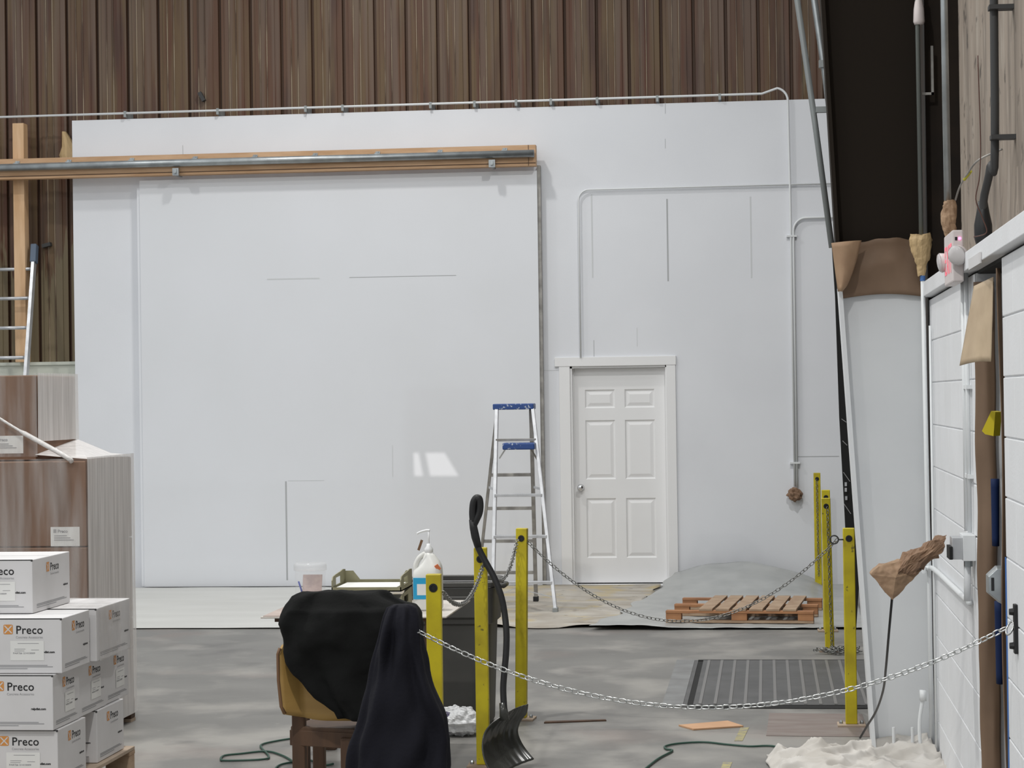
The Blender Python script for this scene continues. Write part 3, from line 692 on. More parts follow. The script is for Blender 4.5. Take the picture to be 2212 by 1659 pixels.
# ------------------------------------------------------------------ right wall of painted blocks
XW = .80
def blockwall(name, y0, y1, z1):
    mb = MB(); bh = .2032; bl = .406; g = .005; r = 0; z = 0
    mb.slot(1); mb.box(XW + .006, XW + .19, y0, y1, 0, z1); mb.slot(0)
    while z < z1 - .01:
        zt_ = min(z + bh, z1); y = math.floor(y0 / bl) * bl - (bl / 2 if r % 2 else 0)
        while y < y1:
            a_, b_ = max(y + g / 2, y0), min(y + bl - g / 2, y1)
            if b_ - a_ > .02: 
                A, B, C_, D = (XW, a_, z + g / 2), (XW, b_, z + g / 2), (XW, b_, zt_ - g / 2), (XW, a_, zt_ - g / 2)
                mb.box(XW, XW + .008, a_, b_, z + g / 2, zt_ - g / 2)
            y += bl
        z += bh; r += 1
    return struct(mb.build(name, [m_block, m_block], bevel=.003))
blockwall('wall_right', 8.62, 10.99, 2.235); blockwall('wall_right_near', 4.5, 7.63, 2.235)
mb = MB().box(XW - .035, XW + .19, 8.62, 11.0, 2.245, 2.315); mb.box(XW - .035, XW + .19, 4.5, 8.62, 2.245, 2.315)
struct(mb.build('trim_4', m_block, bevel=.003))
struct(MB().box(XW + .015, XW + .19, 4.5, 11.0, 2.232, 2.247).build('trim_5', m_darkgap))
struct(MB().box(.93, 1.05, 3.5, 10.62, 2.315, 6.2).build('wall_right_upper', m_old))
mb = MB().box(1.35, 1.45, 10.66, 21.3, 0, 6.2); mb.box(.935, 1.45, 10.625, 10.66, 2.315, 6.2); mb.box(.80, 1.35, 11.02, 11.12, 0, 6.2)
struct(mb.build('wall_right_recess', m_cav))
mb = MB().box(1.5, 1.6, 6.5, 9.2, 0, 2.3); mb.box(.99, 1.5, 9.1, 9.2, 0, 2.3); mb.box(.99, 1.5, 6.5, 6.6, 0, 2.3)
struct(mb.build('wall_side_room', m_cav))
# brown paper lining the doorway
def jp(u, v): return (.795 + .075 * u + .006 * ns(u * 3, v * 9, 0), 8.60 - .025 * math.sin(u * 2.6) - .012 * ns(u * 2, v * 5, 3), .0 + 2.2 * v)
sheet('doorway_paper', jp, 10, 40, m_mask, 'tall brown paper lining the far side of the doorway in the block wall', 'masking paper', .002)
def jp2(u, v):
    tpv = .6 + .4 * v
    return (.790 + .018 * u + .005 * math.sin(v * 11), 7.66 + .03 * u * tpv, 0 + 2.2 * v)
sheet('doorway_paper', jp2, 4, 40, m_mask, 'narrow brown paper strip on the near side of the doorway', 'masking paper', .002)
struct(MB().box(.796, .8, 7.622, 7.632, 0, 1.22).build('trim_6', m_btape))
# what shows inside the doorway
A = onx(2122, 940, .86)
mb = MB(); Yk = 8.3
pts = [at(2141, 888, Yk), at(2121, 931, Yk), at(2128, 938, Yk), at(2146, 942, Yk), at(2150, 890, Yk)]
mb.add(pts + [p + Vector((.03, .06, 0)) for p in pts], [(0, 1, 2, 3, 4), (9, 8, 7, 6, 5)] + [(i, (i + 1) % 5, 5 + (i + 1) % 5, 5 + i) for i in range(5)])
tag(mb.build('yellow_sign_corner', m_ycloth), 'yellow pointed corner poking out inside the doorway', 'sign')
def drap(px0, px1, py0, py1, Y, m, name, lab, cat):
    rings = []
    for k in range(9):
        v = k / 8; py_ = py0 + (py1 - py0) * v; a_ = at(px0(v), py_, Y); b_ = at(px1(v), py_, Y); c_ = (a_ + b_) / 2; rx = (b_.x - a_.x) / 2
        rings.append([Vector((c_.x + rx * math.cos(t), Y + .02 + .03 * math.sin(t), c_.z)) for t in [q * math.pi / 6 for q in range(12)]])
    return tag(MB().loft(rings).build(name, m, smooth=True), lab, cat)
drap(lambda v: 2141 + 3 * v, lambda v: 2160, 1035, 1180, 8.3, m_bluep, 'blue_strap', 'dark blue fabric hanging in the doorway above the grey bracket', 'fabric')
drap(lambda v: 2149 + 4 * v, lambda v: 2170, 1300, 1478, 8.3, m_bluep, 'blue_board', 'dark blue board in the doorway behind the chain', 'board')
c_ = at(2147, 1262, 7.70)
mb = MB().loft([[c_ + Vector((x_ * s, yy, z_ * s)) for x_, z_ in ((-.022, .03), (.01, .06), (.03, .06), (.03, -.07), (.012, -.06), (-.022, -.03))] for yy, s in ((-.03, .9), (-.01, 1), (.05, 1))])
mb.slot(1); mb.box(c_.x - .012, c_.x - .002, c_.y - .033, c_.y - .03, c_.z - .02, c_.z + .025)
tag(mb.build('latch_box', [m_galv, m_rub], bevel=.003), 'grey metal latch housing inside the doorway beside the chain bracket', 'latch')
# chain bracket on the wall
cb = thing('chain_bracket', 'black wall bracket holding the end of the long chain', 'bracket', (XW - .005, 7.35, 1.0))
MB().box(XW - .012, XW, 7.30, 7.34, .93, 1.09).build('plate', m_rub, cb, bevel=.002)
for z in (.955, 1.065): MB().lathe([(.012, 0), (.010, .014)], (XW - .012, 7.32, z), 8, Matrix.Rotation(-math.pi / 2, 3, 'Y')).build('bolt', m_rub, cb)
MB().tube([(XW - .022 + .012 * math.cos(a), 7.34 + .02 * math.sin(a), 1.01 + .02 * math.sin(a + .9)) for a in [q * math.pi / 8 for q in range(16)]], .0035, 8, closed=True).build('ring', m_chain, cb, smooth=True)
# wall pipes
Yp = 9.15
pc = thing('wall_conduit', 'pale steel conduit rising above the emergency light', 'conduit', (.75, Yp, 2.35))
MB().tube([(.748, Yp, 2.42), (.745, Yp, 3.4), (.735, Yp, 5.6)], .0145, 12).build('pipe', m_galv, pc, smooth=True)
pc = thing('wall_conduit', 'twin white conduits from the emergency light down to the switch box', 'conduit', (.785, 8.85, 1.2))
for yy, r in ((8.92, .011), (8.80, .009)): MB().tube([(.785, yy, 1.23), (.785, yy, 2.25)], r, 10).build('pipe', m_pipew, pc, smooth=True)
for z in (1.8, 1.45): MB().box(.778, .8, 8.77, 8.95, z - .008, z + .008).build('strap', m_pipew, pc)
pd = thing('wall_conduit', 'dark thick conduit rising on the weathered wall', 'conduit', (.85, 8.45, 2.35))
MB().tube(smoothpath([(.822, 8.5, 2.36), (.826, 8.48, 2.5), (.845, 8.4, 2.62), (.86, 8.35, 2.85), (.86, 8.3, 5.2)], 6), .0155, 12).build('pipe', m_piped, pd, smooth=True)
MB().loft([[Vector((.825 + r * math.cos(a), 8.5 + r * math.sin(a) * 1.2, z)) for a in [q * math.pi / 6 for q in range(12)]] for z, r in ((2.315, .022), (2.36, .034), (2.41, .034), (2.46, .024), (2.5, .018))]).build('boot', m_rub, pd, smooth=True)
for z in (2.72, 3.2): MB().box(.84, .93, 8.30, 8.36, z - .008, z + .008).build('strap', m_piped, pd)
pe = MB().tube(smoothpath([(.90, 7.6, 5.0), (.90, 7.55, 3.3), (.90, 7.5, 3.0), (.90, 7.3, 2.8), (.90, 6.9, 2.6)], 6), .014, 12)
tag(pe.build('wall_conduit', m_pipeu, smooth=True), 'grey conduit curving off the top right corner over the weathered wall', 'conduit')
tag(MB().tube(smoothpath([at(2112, 120, 8.25), at(2118, 300, 8.25), at(2116, 380, 8.25), at(2108, 430, 8.25), at(2122, 470, 8.25), at(2131, 502, 8.25), at(2104, 512, 8.3)], 6), .0022, 6).build('thin_wire', m_wire, smooth=True), 'thin red brown wire hanging beside the dark conduit', 'wire')
wy = thing('sagging_wire', 'thin grey wire with a yellow sleeve sagging over the weathered wall', 'wire', (.8, 8.8, 2.6))
wpts = smoothpath([at(2064, 432, 9.1), at(2074, 402, 9.0), at(2092, 372, 8.9), at(2115, 345, 8.8), at(2165, 322, 8.75)], 6)
MB().tube(wpts, .004, 6).build('wire', m_alud, wy, smooth=True)
MB().tube([at(2083, 388, 8.95), at(2097, 370, 8.9)], .0065, 8).build('sleeve', m_ybl, wy)
# paper round the conduit over the light
rings = []
for k, (py_, hw, cx) in enumerate(((432, 13, 2052), (445, 15, 2050), (465, 17, 2050), (485, 16, 2049), (500, 14, 2053), (520, 11, 2058), (545, 8, 2060))):
    c_ = at(cx, py_, Yp - .02); r = hw / 523
    rings.append([c_ + Vector((r * (1 + .35 * ns(a * 1.2, k, 3)) * math.cos(a), .7 * r * math.sin(a), .005 * ns(a, k, 1))) for a in [q * math.pi / 6 for q in range(12)]])
tag(crump(MB().loft(rings).build('paper_wrap', m_kraft), 2, .02, .03), 'crumpled tan paper wrapped round the conduit just above the emergency light', 'paper wrap')
# emergency light with exit letters
el = thing('emergency_light', 'white emergency exit light with two lamp heads and red letters', 'emergency light', (.77, 8.9, 2.2))
x0_, y0_, y1_, z0_, z1_ = .722, 8.66, 9.04, 2.205, 2.405
MB().box(x0_, .765, y0_, y1_, z0_, z1_).build('housing', m_emw, el, bevel=.006)
mb = MB(); put_text(mb, 'EXIT', .165, (x0_ - .0015, y1_ - .03, z0_ + .04), (0, -1, 0), (0, 0, 1), 1.1, 0, .31); mb.build('exit_letters', m_exit, el)
MB().box(.733, .742, y0_ - .002, y0_, 2.365, 2.378).build('test_button', m_rub, el)
MB().lathe([(.0055, 0), (.004, .004)], (.751, y0_, 2.372), 10, RX).build('indicator', m_led, el, smooth=True)
for c_, sc_, dr in (((.738, 8.62, 2.305), 1, Vector((-.55, -.8, -.25))), ((.708, 9.02, 2.30), 1, Vector((-1, -.1, -.15)))):
    q = dr.normalized().to_track_quat('Z', 'Y').to_matrix()
    h_ = MB().lathe([(.008, -.045), (.024, -.038), (.036, -.018), (.040, .004)], c_, 20, q).build('lamp_head', m_emw, el, smooth=True)
    MB().lathe([(.040, .004), (.034, .011), (.015, .016)], c_, 20, q).build('lens', m_lens, h_, smooth=True)
# paper sheet hanging over the doorway head
def pf(u, v):
    tx = 2104 + 42 * u; ty = 618 - 20 * u; bx_ = 2073 + 68 * u; by = 790 - 8 * u - 4 * math.sin(u * 3)
    Yf = 8.25 - .25 * u
    p = at(tx + (bx_ - tx) * v, ty + (by - ty) * v, Yf)
    return p + Vector((0, -.05 * math.exp(-((u - .45) / .25) ** 2) * v + .01 * ns(u * 5, v * 3, 2), 0))
sheet('hanging_paper', pf, 14, 14, m_tan, 'tan paper flap taped to the ledge, hanging over the doorway below the light', 'masking paper', .002)
A = at(2108, 622, 8.1)
tag(MB().box(.759, .764, 7.95, 8.4, 2.235, 2.275).build('tape_strip', m_boxw), 'whitish tape strip holding the paper flap on the ledge', 'tape')
# switch box, its stub pipe and the low level pipe
sb = thing('switch_box', 'grey electrical switch box on the block wall behind the paper bag', 'switch box', (.775, 8.8, 1.12))
MB().box(.752, .8, 8.72, 8.90, 1.125, 1.225).build('housing', m_colw, sb, bevel=.002)
MB().box(.712, .752, 8.74, 8.86, 1.13, 1.215).build('side_cover', m_alu, sb, bevel=.002)
MB().box(.70, .712, 8.73, 8.87, 1.13, 1.18).build('opening', m_darkgap, sb)
MB().tube([(.775, 8.78, 1.128), (.775, 8.78, 1.10)], .017, 10).build('nut', m_galv, sb)
MB().tube([(.772, 8.78, 1.11), (.770, 8.78, .965)], .0135, 12).build('stub_pipe', m_colw, sb, smooth=True)
lp = thing('low_pipe', 'white pipe running along the block wall at waist height into the corner', 'conduit', (.78, 9.8, .93))
MB().tube(smoothpath([(.742, YC - .07, .93), (.76, YC - .1, .935), (.782, YC - .2, .94), (.785, 9.8, .945), (.785, 8.86, .95)], 5), .012, 12).build('pipe', m_pipew, lp, smooth=True)
MB().box(.735, .752, YC - .12, YC - .03, .91, .945).build('fitting', m_pipew, lp, bevel=.003)
# paper bag over the plug, with cord
bagc = [((2036, 1178), 30), ((2010, 1190), 36), ((1985, 1208), 42), ((1960, 1218), 40), ((1938, 1232), 50), ((1915, 1247), 52), ((1897, 1246), 42), ((1886, 1238), 18)]
rings = []
for k, ((px_, py_), hw) in enumerate(bagc):
    Yb = 8.95; c_ = at(px_, py_, Yb); r = hw / 530
    ax = Vector((.42, 0, .9)) if k < 6 else Vector((.25, 0, .97))
    rr = []
    for q in range(14):
        a = q * 2 * math.pi / 14; sq = 1 + .12 * math.cos(2 * a)
        cr = 1 + .22 * ns(math.cos(a) * 2 + k * .8, math.sin(a) * 2, k * 1.1) + (.25 * max(0, -math.sin(a)) if k in (4, 5) else 0) * 0
        rr.append(c_ + (ax * math.sin(a) * r * 1.0 + Vector((0, 1, 0)) * math.cos(a) * r * .7) * cr * sq)
    rings.append(rr)
bg = thing('paper_bag', 'crumpled brown paper bag covering the plug that sticks out of the wall box', 'paper bag', (.6, 8.95, 1.0))
crump(MB().loft(rings[:5]).build('crumpled_neck', m_kraftd, bg), 2, .045, .035)
# flat square bag end
def bagend():
    mb = MB(); f = [(1880, 1241), (1898, 1223), (1950, 1212), (1992, 1232), (1983, 1240), (1927, 1297)]; Yb = 8.9
    pts = [at(*p, Yb + dy) for p, dy in zip(f, (.0, .0, .02, .03, .02, -.02))]; bk = [p + Vector((.01, .13, .0)) for p in pts]; mid = at(1935, 1248, Yb - .035)
    vs = pts + bk + [mid]; n = 6
    mb.add(vs, [(i, (i + 1) % n, 12) for i in range(n)] + [tuple(range(n, 2 * n))[::-1]] + [(i, n + i, n + (i + 1) % n, (i + 1) % n) for i in range(n)])
    return mb
crump(bagend().build('bag_end', m_kraft, bg), 4, .022, .06)
cpts = [at(1927, 1292, 8.93), at(1920, 1370, 9.1), at(1914, 1440, 9.4), at(1908, 1490, 9.8), at(1893, 1535, 10.2), at(1872, 1570, 10.5), at(1858, 1594, 10.62)]
tag(MB().tube(smoothpath(cpts, 8), .0052, 8).build('plug_cord', m_rub, smooth=True), 'black cord dropping from the paper bag to the canvas cloth', 'cord')
# canvas cloth heaped at the column foot
def dc(u, v):
    A = onz(1640, 1672); X = (-.0 + .03 * math.sin(v * 4)) + u * .78; Y = 9.75 + v * (1.22 + .12 * u); 
    X = X + .06 * (1 - v) * -1 * (1 - u)
    edge = min(1, u / .06) * min(1, (1 - v) / .05)
    f = max(0, .5 - abs(ns(X * 4 + Y * 1.5, Y * 5.5 - X * 2, 2)) * 1.9) + max(0, .35 - abs(ns(X * 9 - Y * 2, Y * 8 + X, 7)) * 1.6) * .5
    back = max(0, u - .15) * max(0, v - .55) * .17
    z = .008 + edge * (.020 + .072 * f + back + .03 * math.exp(-((u - .32) / .12) ** 2 - ((v - .9) / .15) ** 2))
    return (X + .02 * ns(Y * 6, X * 6, 1), Y + .05 * ns(X * 6, 2, Y * 2), z)
sheet('canvas_cloth', dc, 130, 130, m_drop, 'rumpled cream canvas cloth heaped around the foot of the column', 'drop cloth', .003)
# small fixture high beside the column
c_ = at(1985, 20, YC - .05)
fx = MB().loft([[c_ + Vector((r * math.cos(a) * .028, r * math.sin(a) * .03, z)) for a in [q * math.pi / 6 for q in range(12)]] for z, r in ((-.075, .8), (-.06, 1), (.0, .9), (.06, .55), (.12, .4))])
tag(fx.build('hanging_plug', m_emw, smooth=True), 'off-white plug hanging high up between column and wall', 'plug')
A = at(2017, 205, YC + .05); B = at(1998, 100, YC + .05)
mb = MB().box(B.x - .02, A.x, YC + .04, YC + .05, A.z, A.z + .012); mb.box(A.x - .012, A.x, YC + .04, YC + .05, A.z, B.z)
tag(mb.build('corner_bracket', m_alud), 'thin grey metal bracket in the dark gap right of the column', 'bracket')

# ------------------------------------------------------------------ stepladder
sl = thing('stepladder', 'paint-splashed aluminium stepladder with blue top by the white door', 'stepladder', (-2.0, 18.6, 0))
Yt = 18.6
T = [at(1073, 884, Yt - .06), at(1151, 884, Yt - .06), at(1074, 884, Yt + .06), at(1147, 884, Yt + .06)]
Fl, Fr = onz(1064, 1322), onz(1200, 1328); Bl, Br = onz(1029, 1300), onz(1158, 1303)
Fl.y = Fr.y = 18.09; Fl.x = at(1064, 1322, 18.09).x; Fr.x = at(1200, 1328, 18.09).x; Bl.y = Br.y = 19.12; Bl.x = at(1029, 1300, 19.12).x; Br.x = at(1158, 1303, 19.12).x
for F0 in (Fl, Fr, Bl, Br): F0.z = .045
def rail(a, b_, m, w_=.03, h=.055): return MB().bar(a, b_, w_, h, (1, 0, 0)).build('rail', m, sl)
def chan(a, b_, m, wide, deep):
    return MB().bar(a, b_, deep, wide, (1, 0, 0)).build('leg', m, sl, bevel=.003)
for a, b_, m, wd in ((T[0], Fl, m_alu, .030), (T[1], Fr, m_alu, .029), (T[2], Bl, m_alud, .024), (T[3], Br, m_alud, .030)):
    lg = chan(a, b_, m, wd, .055)
    MB().box(b_.x - .022, b_.x + .022, b_.y - .035, b_.y + .035, .016, .06).build('foot', m_rub if m is m_alud else m_pipeg, lg, bevel=.004)
def rung(pa, pb, ta, y_, m, name, dz=.03, dy=.07):
    """horizontal tread between two rails at the height seen"""
    za = at(1110, y_, (pa[0].y + pa[1].y) / 2).z
    f0 = (za - pa[0].z) / (pa[1].z - pa[0].z); f1 = (za - pb[0].z) / (pb[1].z - pb[0].z)
    a = pa[0].lerp(pa[1], f0); b_ = pb[0].lerp(pb[1], f1)
    MB().bar(a, b_, dy, dz, (0, 0, 1)).build(name, m, sl, bevel=.002)
FL, FR, BL, BR = (T[0], Fl), (T[1], Fr), (T[2], Bl), (T[3], Br)
for y_ in (1070, 1158, 1255): rung(FL, FR, 0, y_, m_alu, 'tread', .024, .075)
rung(FL, FR, 0, 951, m_alud, 'tread', .022, .06)
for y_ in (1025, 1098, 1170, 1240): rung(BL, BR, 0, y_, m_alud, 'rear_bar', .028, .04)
A, B = at(1067, 884, Yt), at(1155, 884, Yt)
MB().box(A.x, B.x, Yt - .09, Yt + .09, A.z - .005, A.z + .045).build('top_cap', m_blue, sl, bevel=.008)
A, B = at(1088, 964, Yt - .2), at(1157, 964, Yt - .2)
sh = MB().box(A.x, B.x, Yt - .30, Yt - .07, A.z - .028, A.z + .028).build('pail_shelf', m_blue, sl, bevel=.01)
MB().bar(at(1092, 970, Yt - .2), at(1079, 990, Yt - .06), .012, .006, (0, 1, 0)).build('strut', m_alu, sh)
MB().bar(at(1147, 970, Yt - .2), at(1162, 995, Yt - .06), .014, .008, (0, 1, 0)).build('strut', m_alud, sh)
def onrail(r_, z): return r_[0].lerp(r_[1], (z - r_[0].z) / (r_[1].z - r_[0].z))
for ra, rb in ((FL, BL), (FR, BR)):
    MB().bar(onrail(ra, 1.02), onrail(rb, 1.02), .006, .02, (0, 0, 1)).build('spreader', m_alu, sl)
MB().bar(onrail(FR, .14), (onrail(FL, .20) + onrail(FR, .20)) / 2, .006, .018, (0, 1, 0)).build('brace', m_alu, sl)
MB().bar(onrail(FL, .14), (onrail(FL, .24) + onrail(FR, .24)) / 2, .006, .018, (0, 1, 0)).build('brace', m_alu, sl)

# ------------------------------------------------------------------ table and what stands on it
TZ = .75
tb = thing('work_table', 'light topped table behind the black jacket', 'table', (-1.97, 10.83, 0))
MB().box(-2.42, -1.52, 10.4, 11.25, TZ - .008, TZ).build('tabletop', m_desk, tb, bevel=.002)
MB().box(-2.36, -1.56, 10.44, 11.2, TZ - .028, TZ - .0085).build('under_board', m_brown, tb)
for X_, Yy in ((-2.235, 10.47), (-1.60, 10.47), (-2.235, 11.14), (-1.80, 11.14)):
    MB().box(X_ - .03, X_ + .03, Yy - .03, Yy + .03, 0, TZ - .0285).build('leg', m_brown, tb, bevel=.003)
MB().box(-2.25, -1.6, 10.46, 10.49, .58, .66).build('apron', m_brown, tb)
tag(MB().box(-2.41, -2.2, 10.41, 11.24, TZ + .0005, TZ + .004).build('hardboard_sheet', m_deskp), 'pinkish hardboard covering the left end of the table', 'board')
# clear tub with card and pen
c_ = at(671, 1300, 10.85); cx, cy = c_.x, 10.85
tubx = thing('clear_tub', 'clear plastic tub with a rim holding a card and a pen on the table', 'tub', (cx, cy, TZ))
MB().lathe([(.070, TZ + .001), (.074, TZ + .02), (.076, TZ + .19)], (cx, cy, 0), 32).build('body', m_clear, tubx, smooth=True)
MB().lathe([(.080, TZ + .188), (.082, TZ + .19), (.082, TZ + .214), (.079, TZ + .225), (.076, TZ + .225)], (cx, cy, 0), 32).build('lid', m_clear2, tubx, smooth=True)
tag(MB().obox((cx + .008, cy + .0, TZ + .09), (.098, .003, .155), Matrix.Rotation(-.3, 3, 'X')).build('printed_card', m_card), 'pinkish printed card standing inside the clear tub', 'card')
a_ = at(645, 1256, cy - .05); tag(MB().tube([a_, a_ + Vector((.026, .01, -.09))], .0045, 8).build('pen', m_pen, smooth=True), 'blue pen standing inside the clear tub', 'pen')
# olive letter trays
def tray(name, lab, z, dx):
    t = thing(name, lab, 'letter tray', (-1.94 + dx, 10.85, z), group='olive letter trays')
    X0, X1, Y0, Y1 = at(718, 1280, 10.7).x + dx, at(868, 1280, 10.7).x + dx, 10.68, 11.02
    MB().box(X0, X1, Y0, Y1, z, z + .006).build('base', m_olive, t)
    bk = MB(); bk.prism([(X0, z), (X1, z), (X1, z + .078), (X1 - .03, z + .078), (X1 - .06, z + .034), (X0 + .08, z + .034), (X0 + .045, z + .078), (X0, z + .078)], .005, lambda u, v, w_: (u, Y1 - .005 + w_, v)); bk.build('back_wall', m_olive, t)
    for X_ in (X0, X1 - .005):
        mb = MB()
        for pl in ([(Y0, z), (Y1, z), (Y1, z + .03), (Y0, z + .025)], [(Y0, z + .025), (Y0 + .09, z + .026), (Y0 + .09, z + .078), (Y0 + .02, z + .072), (Y0, z + .055)], [(Y0 + .22, z + .028), (Y1, z + .03), (Y1, z + .086), (Y1 - .06, z + .09), (Y0 + .22, z + .084)], [(Y0 + .09, z + .062), (Y0 + .22, z + .064), (Y0 + .22, z + .084), (Y0 + .09, z + .078)]): mb.prism(pl, .005, lambda u, v, w_: (X_ + w_, u, v))
        mb.build('side_wall', m_olive, t)
    MB().box(X0, X1, Y0, Y0 + .005, z, z + .022).build('front_lip', m_olive, t)
    return t
tray('letter_tray', 'upper olive letter tray with white papers', TZ + .094, 0)
tray('letter_tray', 'lower olive letter tray beneath the other, against the pump jug', TZ + .001, .0)
X0, X1 = at(718, 1280, 10.7).x, at(868, 1280, 10.7).x
tag(MB().box(X0 + .02, X1 - .025, 10.70, 10.99, TZ + .1005, TZ + .115).build('paper_stack', m_paper), 'stack of white paper in the upper olive tray', 'paper')
tag(MB().box(X0 + .02, X1 - .025, 10.70, 10.99, TZ + .0075, TZ + .055).build('paper_stack', m_paper), 'white papers in the lower olive tray', 'paper')
# pump jug
jc = at(925, 1300, 10.72); jx, jy = jc.x, 10.72
jg = thing('pump_jug', 'large frosted jug of hand sanitiser with white pump and blue label', 'bottle', (jx, jy, TZ))
def sqring(z, hx, hy, cx=0, p=3.2, n=28):
    r = []
    for k in range(n):
        a = 2 * math.pi * k / n; c, s = math.cos(a), math.sin(a)
        r.append(Vector((jx + cx + hx * abs(c) ** (2 / p) * (1 if c >= 0 else -1), jy + hy * abs(s) ** (2 / p) * (1 if s >= 0 else -1), z)))
    return r
MB().loft([sqring(TZ + .001, .064, .05), sqring(TZ + .012, .072, .057), sqring(TZ + .17, .073, .058), sqring(TZ + .195, .070, .055, .002), sqring(TZ + .215, .056, .047, .014), sqring(TZ + .24, .045, .04, .016, 2.4), sqring(TZ + .265, .030, .030, .010, 2), sqring(TZ + .285, .019, .019, .006, 2)]).build('body', m_jug, jg, smooth=True)
MB().tube(smoothpath([(jx - .058, jy, TZ + .185), (jx - .060, jy, TZ + .215), (jx - .045, jy, TZ + .25), (jx - .02, jy, TZ + .272), (jx, jy, TZ + .278)], 6), [.013] * 25, 12).build('handle', m_jug, jg, smooth=True)
MB().box(jx - .064, jx + .066, jy - .0588, jy - .050, TZ + .058, TZ + .162).build('label', m_lblue, jg)
MB().box(jx - .045, jx + .03, jy - .0602, jy - .0592, TZ + .078, TZ + .132).build('label_panel', m_paper, jg)
MB().lathe([(.021, TZ + .28), (.022, TZ + .30), (.012, TZ + .312), (.010, TZ + .325)], (jx + .006, jy, 0), 16).build('collar', m_pump, jg, smooth=True)
MB().tube([(jx + .006, jy, TZ + .32), (jx + .006, jy, TZ + .385)], .0045, 10).build('stem', m_pump, jg, smooth=True)
MB().tube(smoothpath([(jx + .012, jy, TZ + .390), (jx - .005, jy, TZ + .390), (jx - .035, jy - .002, TZ + .382), (jx - .05, jy - .002, TZ + .374)], 5), .0055, 10).build('spout', m_pump, jg, smooth=True)
MB().obox((jx + .056, jy - .046, TZ + .212), (.020, .002, .032), Matrix.Rotation(-.55, 3, 'Y') @ Matrix.Rotation(.5, 3, 'X')).build('warning_mark', m_lorg, jg)
tag(MB().bar((jx - .022, jy - .03, TZ + .345), (jx - .04, jy - .03, TZ + .295), .012, .006, (0, 1, 0)).build('nozzle_tag', m_plye), 'small brown tag hanging beside the neck of the pump jug', 'tag')

# ------------------------------------------------------------------ grey bin
bn = thing('waste_bin', 'tall dark grey plastic waste bin behind the yellow posts', 'bin', (-1.72, 12.05, 0))
def rrect(cx, cy, hx, hy, z, p=7, n=40):
    r = []
    for k in range(n):
        a = 2 * math.pi * k / n; c, s = math.cos(a), math.sin(a)
        r.append(Vector((cx + hx * abs(c) ** (2 / p) * (1 if c >= 0 else -1), cy + hy * abs(s) ** (2 / p) * (1 if s >= 0 else -1), z)))
    return r
bcx = -1.72
MB().loft([rrect(bcx, 12.05, .195, .20, .0), rrect(bcx, 12.05, .205, .21, .02), rrect(bcx, 12.05, .225, .225, .56), rrect(bcx, 12.05, .243, .24, .57), rrect(bcx, 12.05, .25, .245, .76), rrect(bcx, 12.05, .225, .22, .76), rrect(bcx, 12.05, .19, .19, .05)], caps=True).build('body', m_bin, bn, bevel=.0)
MB().loft([rrect(bcx, 12.05, .25, .245, .765), rrect(bcx, 12.05, .262, .257, .77), rrect(bcx, 12.05, .262, .257, .79), rrect(bcx, 12.05, .25, .245, .795), rrect(bcx, 12.05, .228, .223, .79), rrect(bcx, 12.05, .228, .223, .765)], caps=False).build('rim', m_bin, bn)
MB().box(bcx - .2, bcx + .21, 11.795, 11.81, .60, .72).build('front_recess', m_bin, bn, bevel=.008)
MB().tube([(bcx + .255, 11.98, .765), (bcx + .285, 11.98, .76), (bcx + .285, 12.12, .76), (bcx + .255, 12.12, .765)], .014, 10).build('handle', m_bin, bn, smooth=True)
# plastic bag on the floor
c_ = onz(1000, 1592); rg = crumple(Vector((c_.x - .03, 11.62, .075)), .12, .09, .075, 5.5, 18, 10, .35)
bgp = MB().loft(rg); bgp.mi = [1 if (i % 18) in (2, 3, 9, 10, 11) and 40 < i < 150 else 0 for i in range(len(bgp.f))]
tag(crump(bgp.build('plastic_bag', [m_pump, mat('dark_print_film', (.10, .09, .16), .4)], smooth=False), 2, .03, .03), 'crumpled white plastic bag with dark print on the floor by the bin', 'bag')

# ------------------------------------------------------------------ snow shovel
sv = thing('snow_shovel', 'black snow shovel with bent handle and curved scoop leaning on a yellow post', 'shovel', (-1.28, 10.45, 0))
Yh = 10.5
hp = [((1023, 1150), 10.56), ((1032, 1180), 10.56), ((1048, 1212), 10.555), ((1066, 1245), 10.545), ((1082, 1286), 10.53), ((1090, 1326), 10.52), ((1094, 1368), 10.50), ((1093, 1412), 10.485), ((1089, 1457), 10.47), ((1087, 1492), 10.46), ((1090, 1545), 10.44)]
MB().tube(smoothpath([at(*p, y_) for p, y_ in hp], 5), .0155, 14).build('handle_shaft', m_rub, sv, smooth=True)
MB().tube([at(1020, 1122, 10.56), at(1023, 1140, 10.56), at(1027, 1160, 10.56), at(1033, 1182, 10.56)], [.016, .019, .020, .017], 14).build('grip_socket', m_rub, sv, smooth=True)
MB().tube([at(1086, 1518, 10.45), at(1090, 1556, 10.44)], [.017, .024], 12).build('blade_socket', m_scoop, sv, smooth=True)
loop = [(1022, 1126), (1021, 1106), (1023, 1086), (1029, 1076), (1035, 1078), (1037, 1092), (1035, 1108), (1029, 1122)]
MB().tube(smoothpath([at(*p, 10.56) for p in loop] + [at(1023, 1134, 10.56)], 6), .0175, 12).build('grip', m_rub, sv, smooth=True)
Rp = [((1140, 1521), 10.74), ((1137, 1540), 10.73), ((1124, 1558), 10.71), ((1118, 1579), 10.69), ((1124, 1600), 10.66), ((1137, 1621), 10.62), ((1153, 1640), 10.57)]
Lp = [((1086, 1547), 10.44), ((1062, 1563), 10.41), ((1047, 1583), 10.38), ((1042, 1608), 10.35), ((1044, 1632), 10.31), ((1053, 1657), 10.27), ((1070, 1680), 10.23)]
Rs = smoothpath([at(*p, y_) for p, y_ in Rp], 5); Ls = smoothpath([at(*p, y_) for p, y_ in Lp], 5); nP = len(Rs)
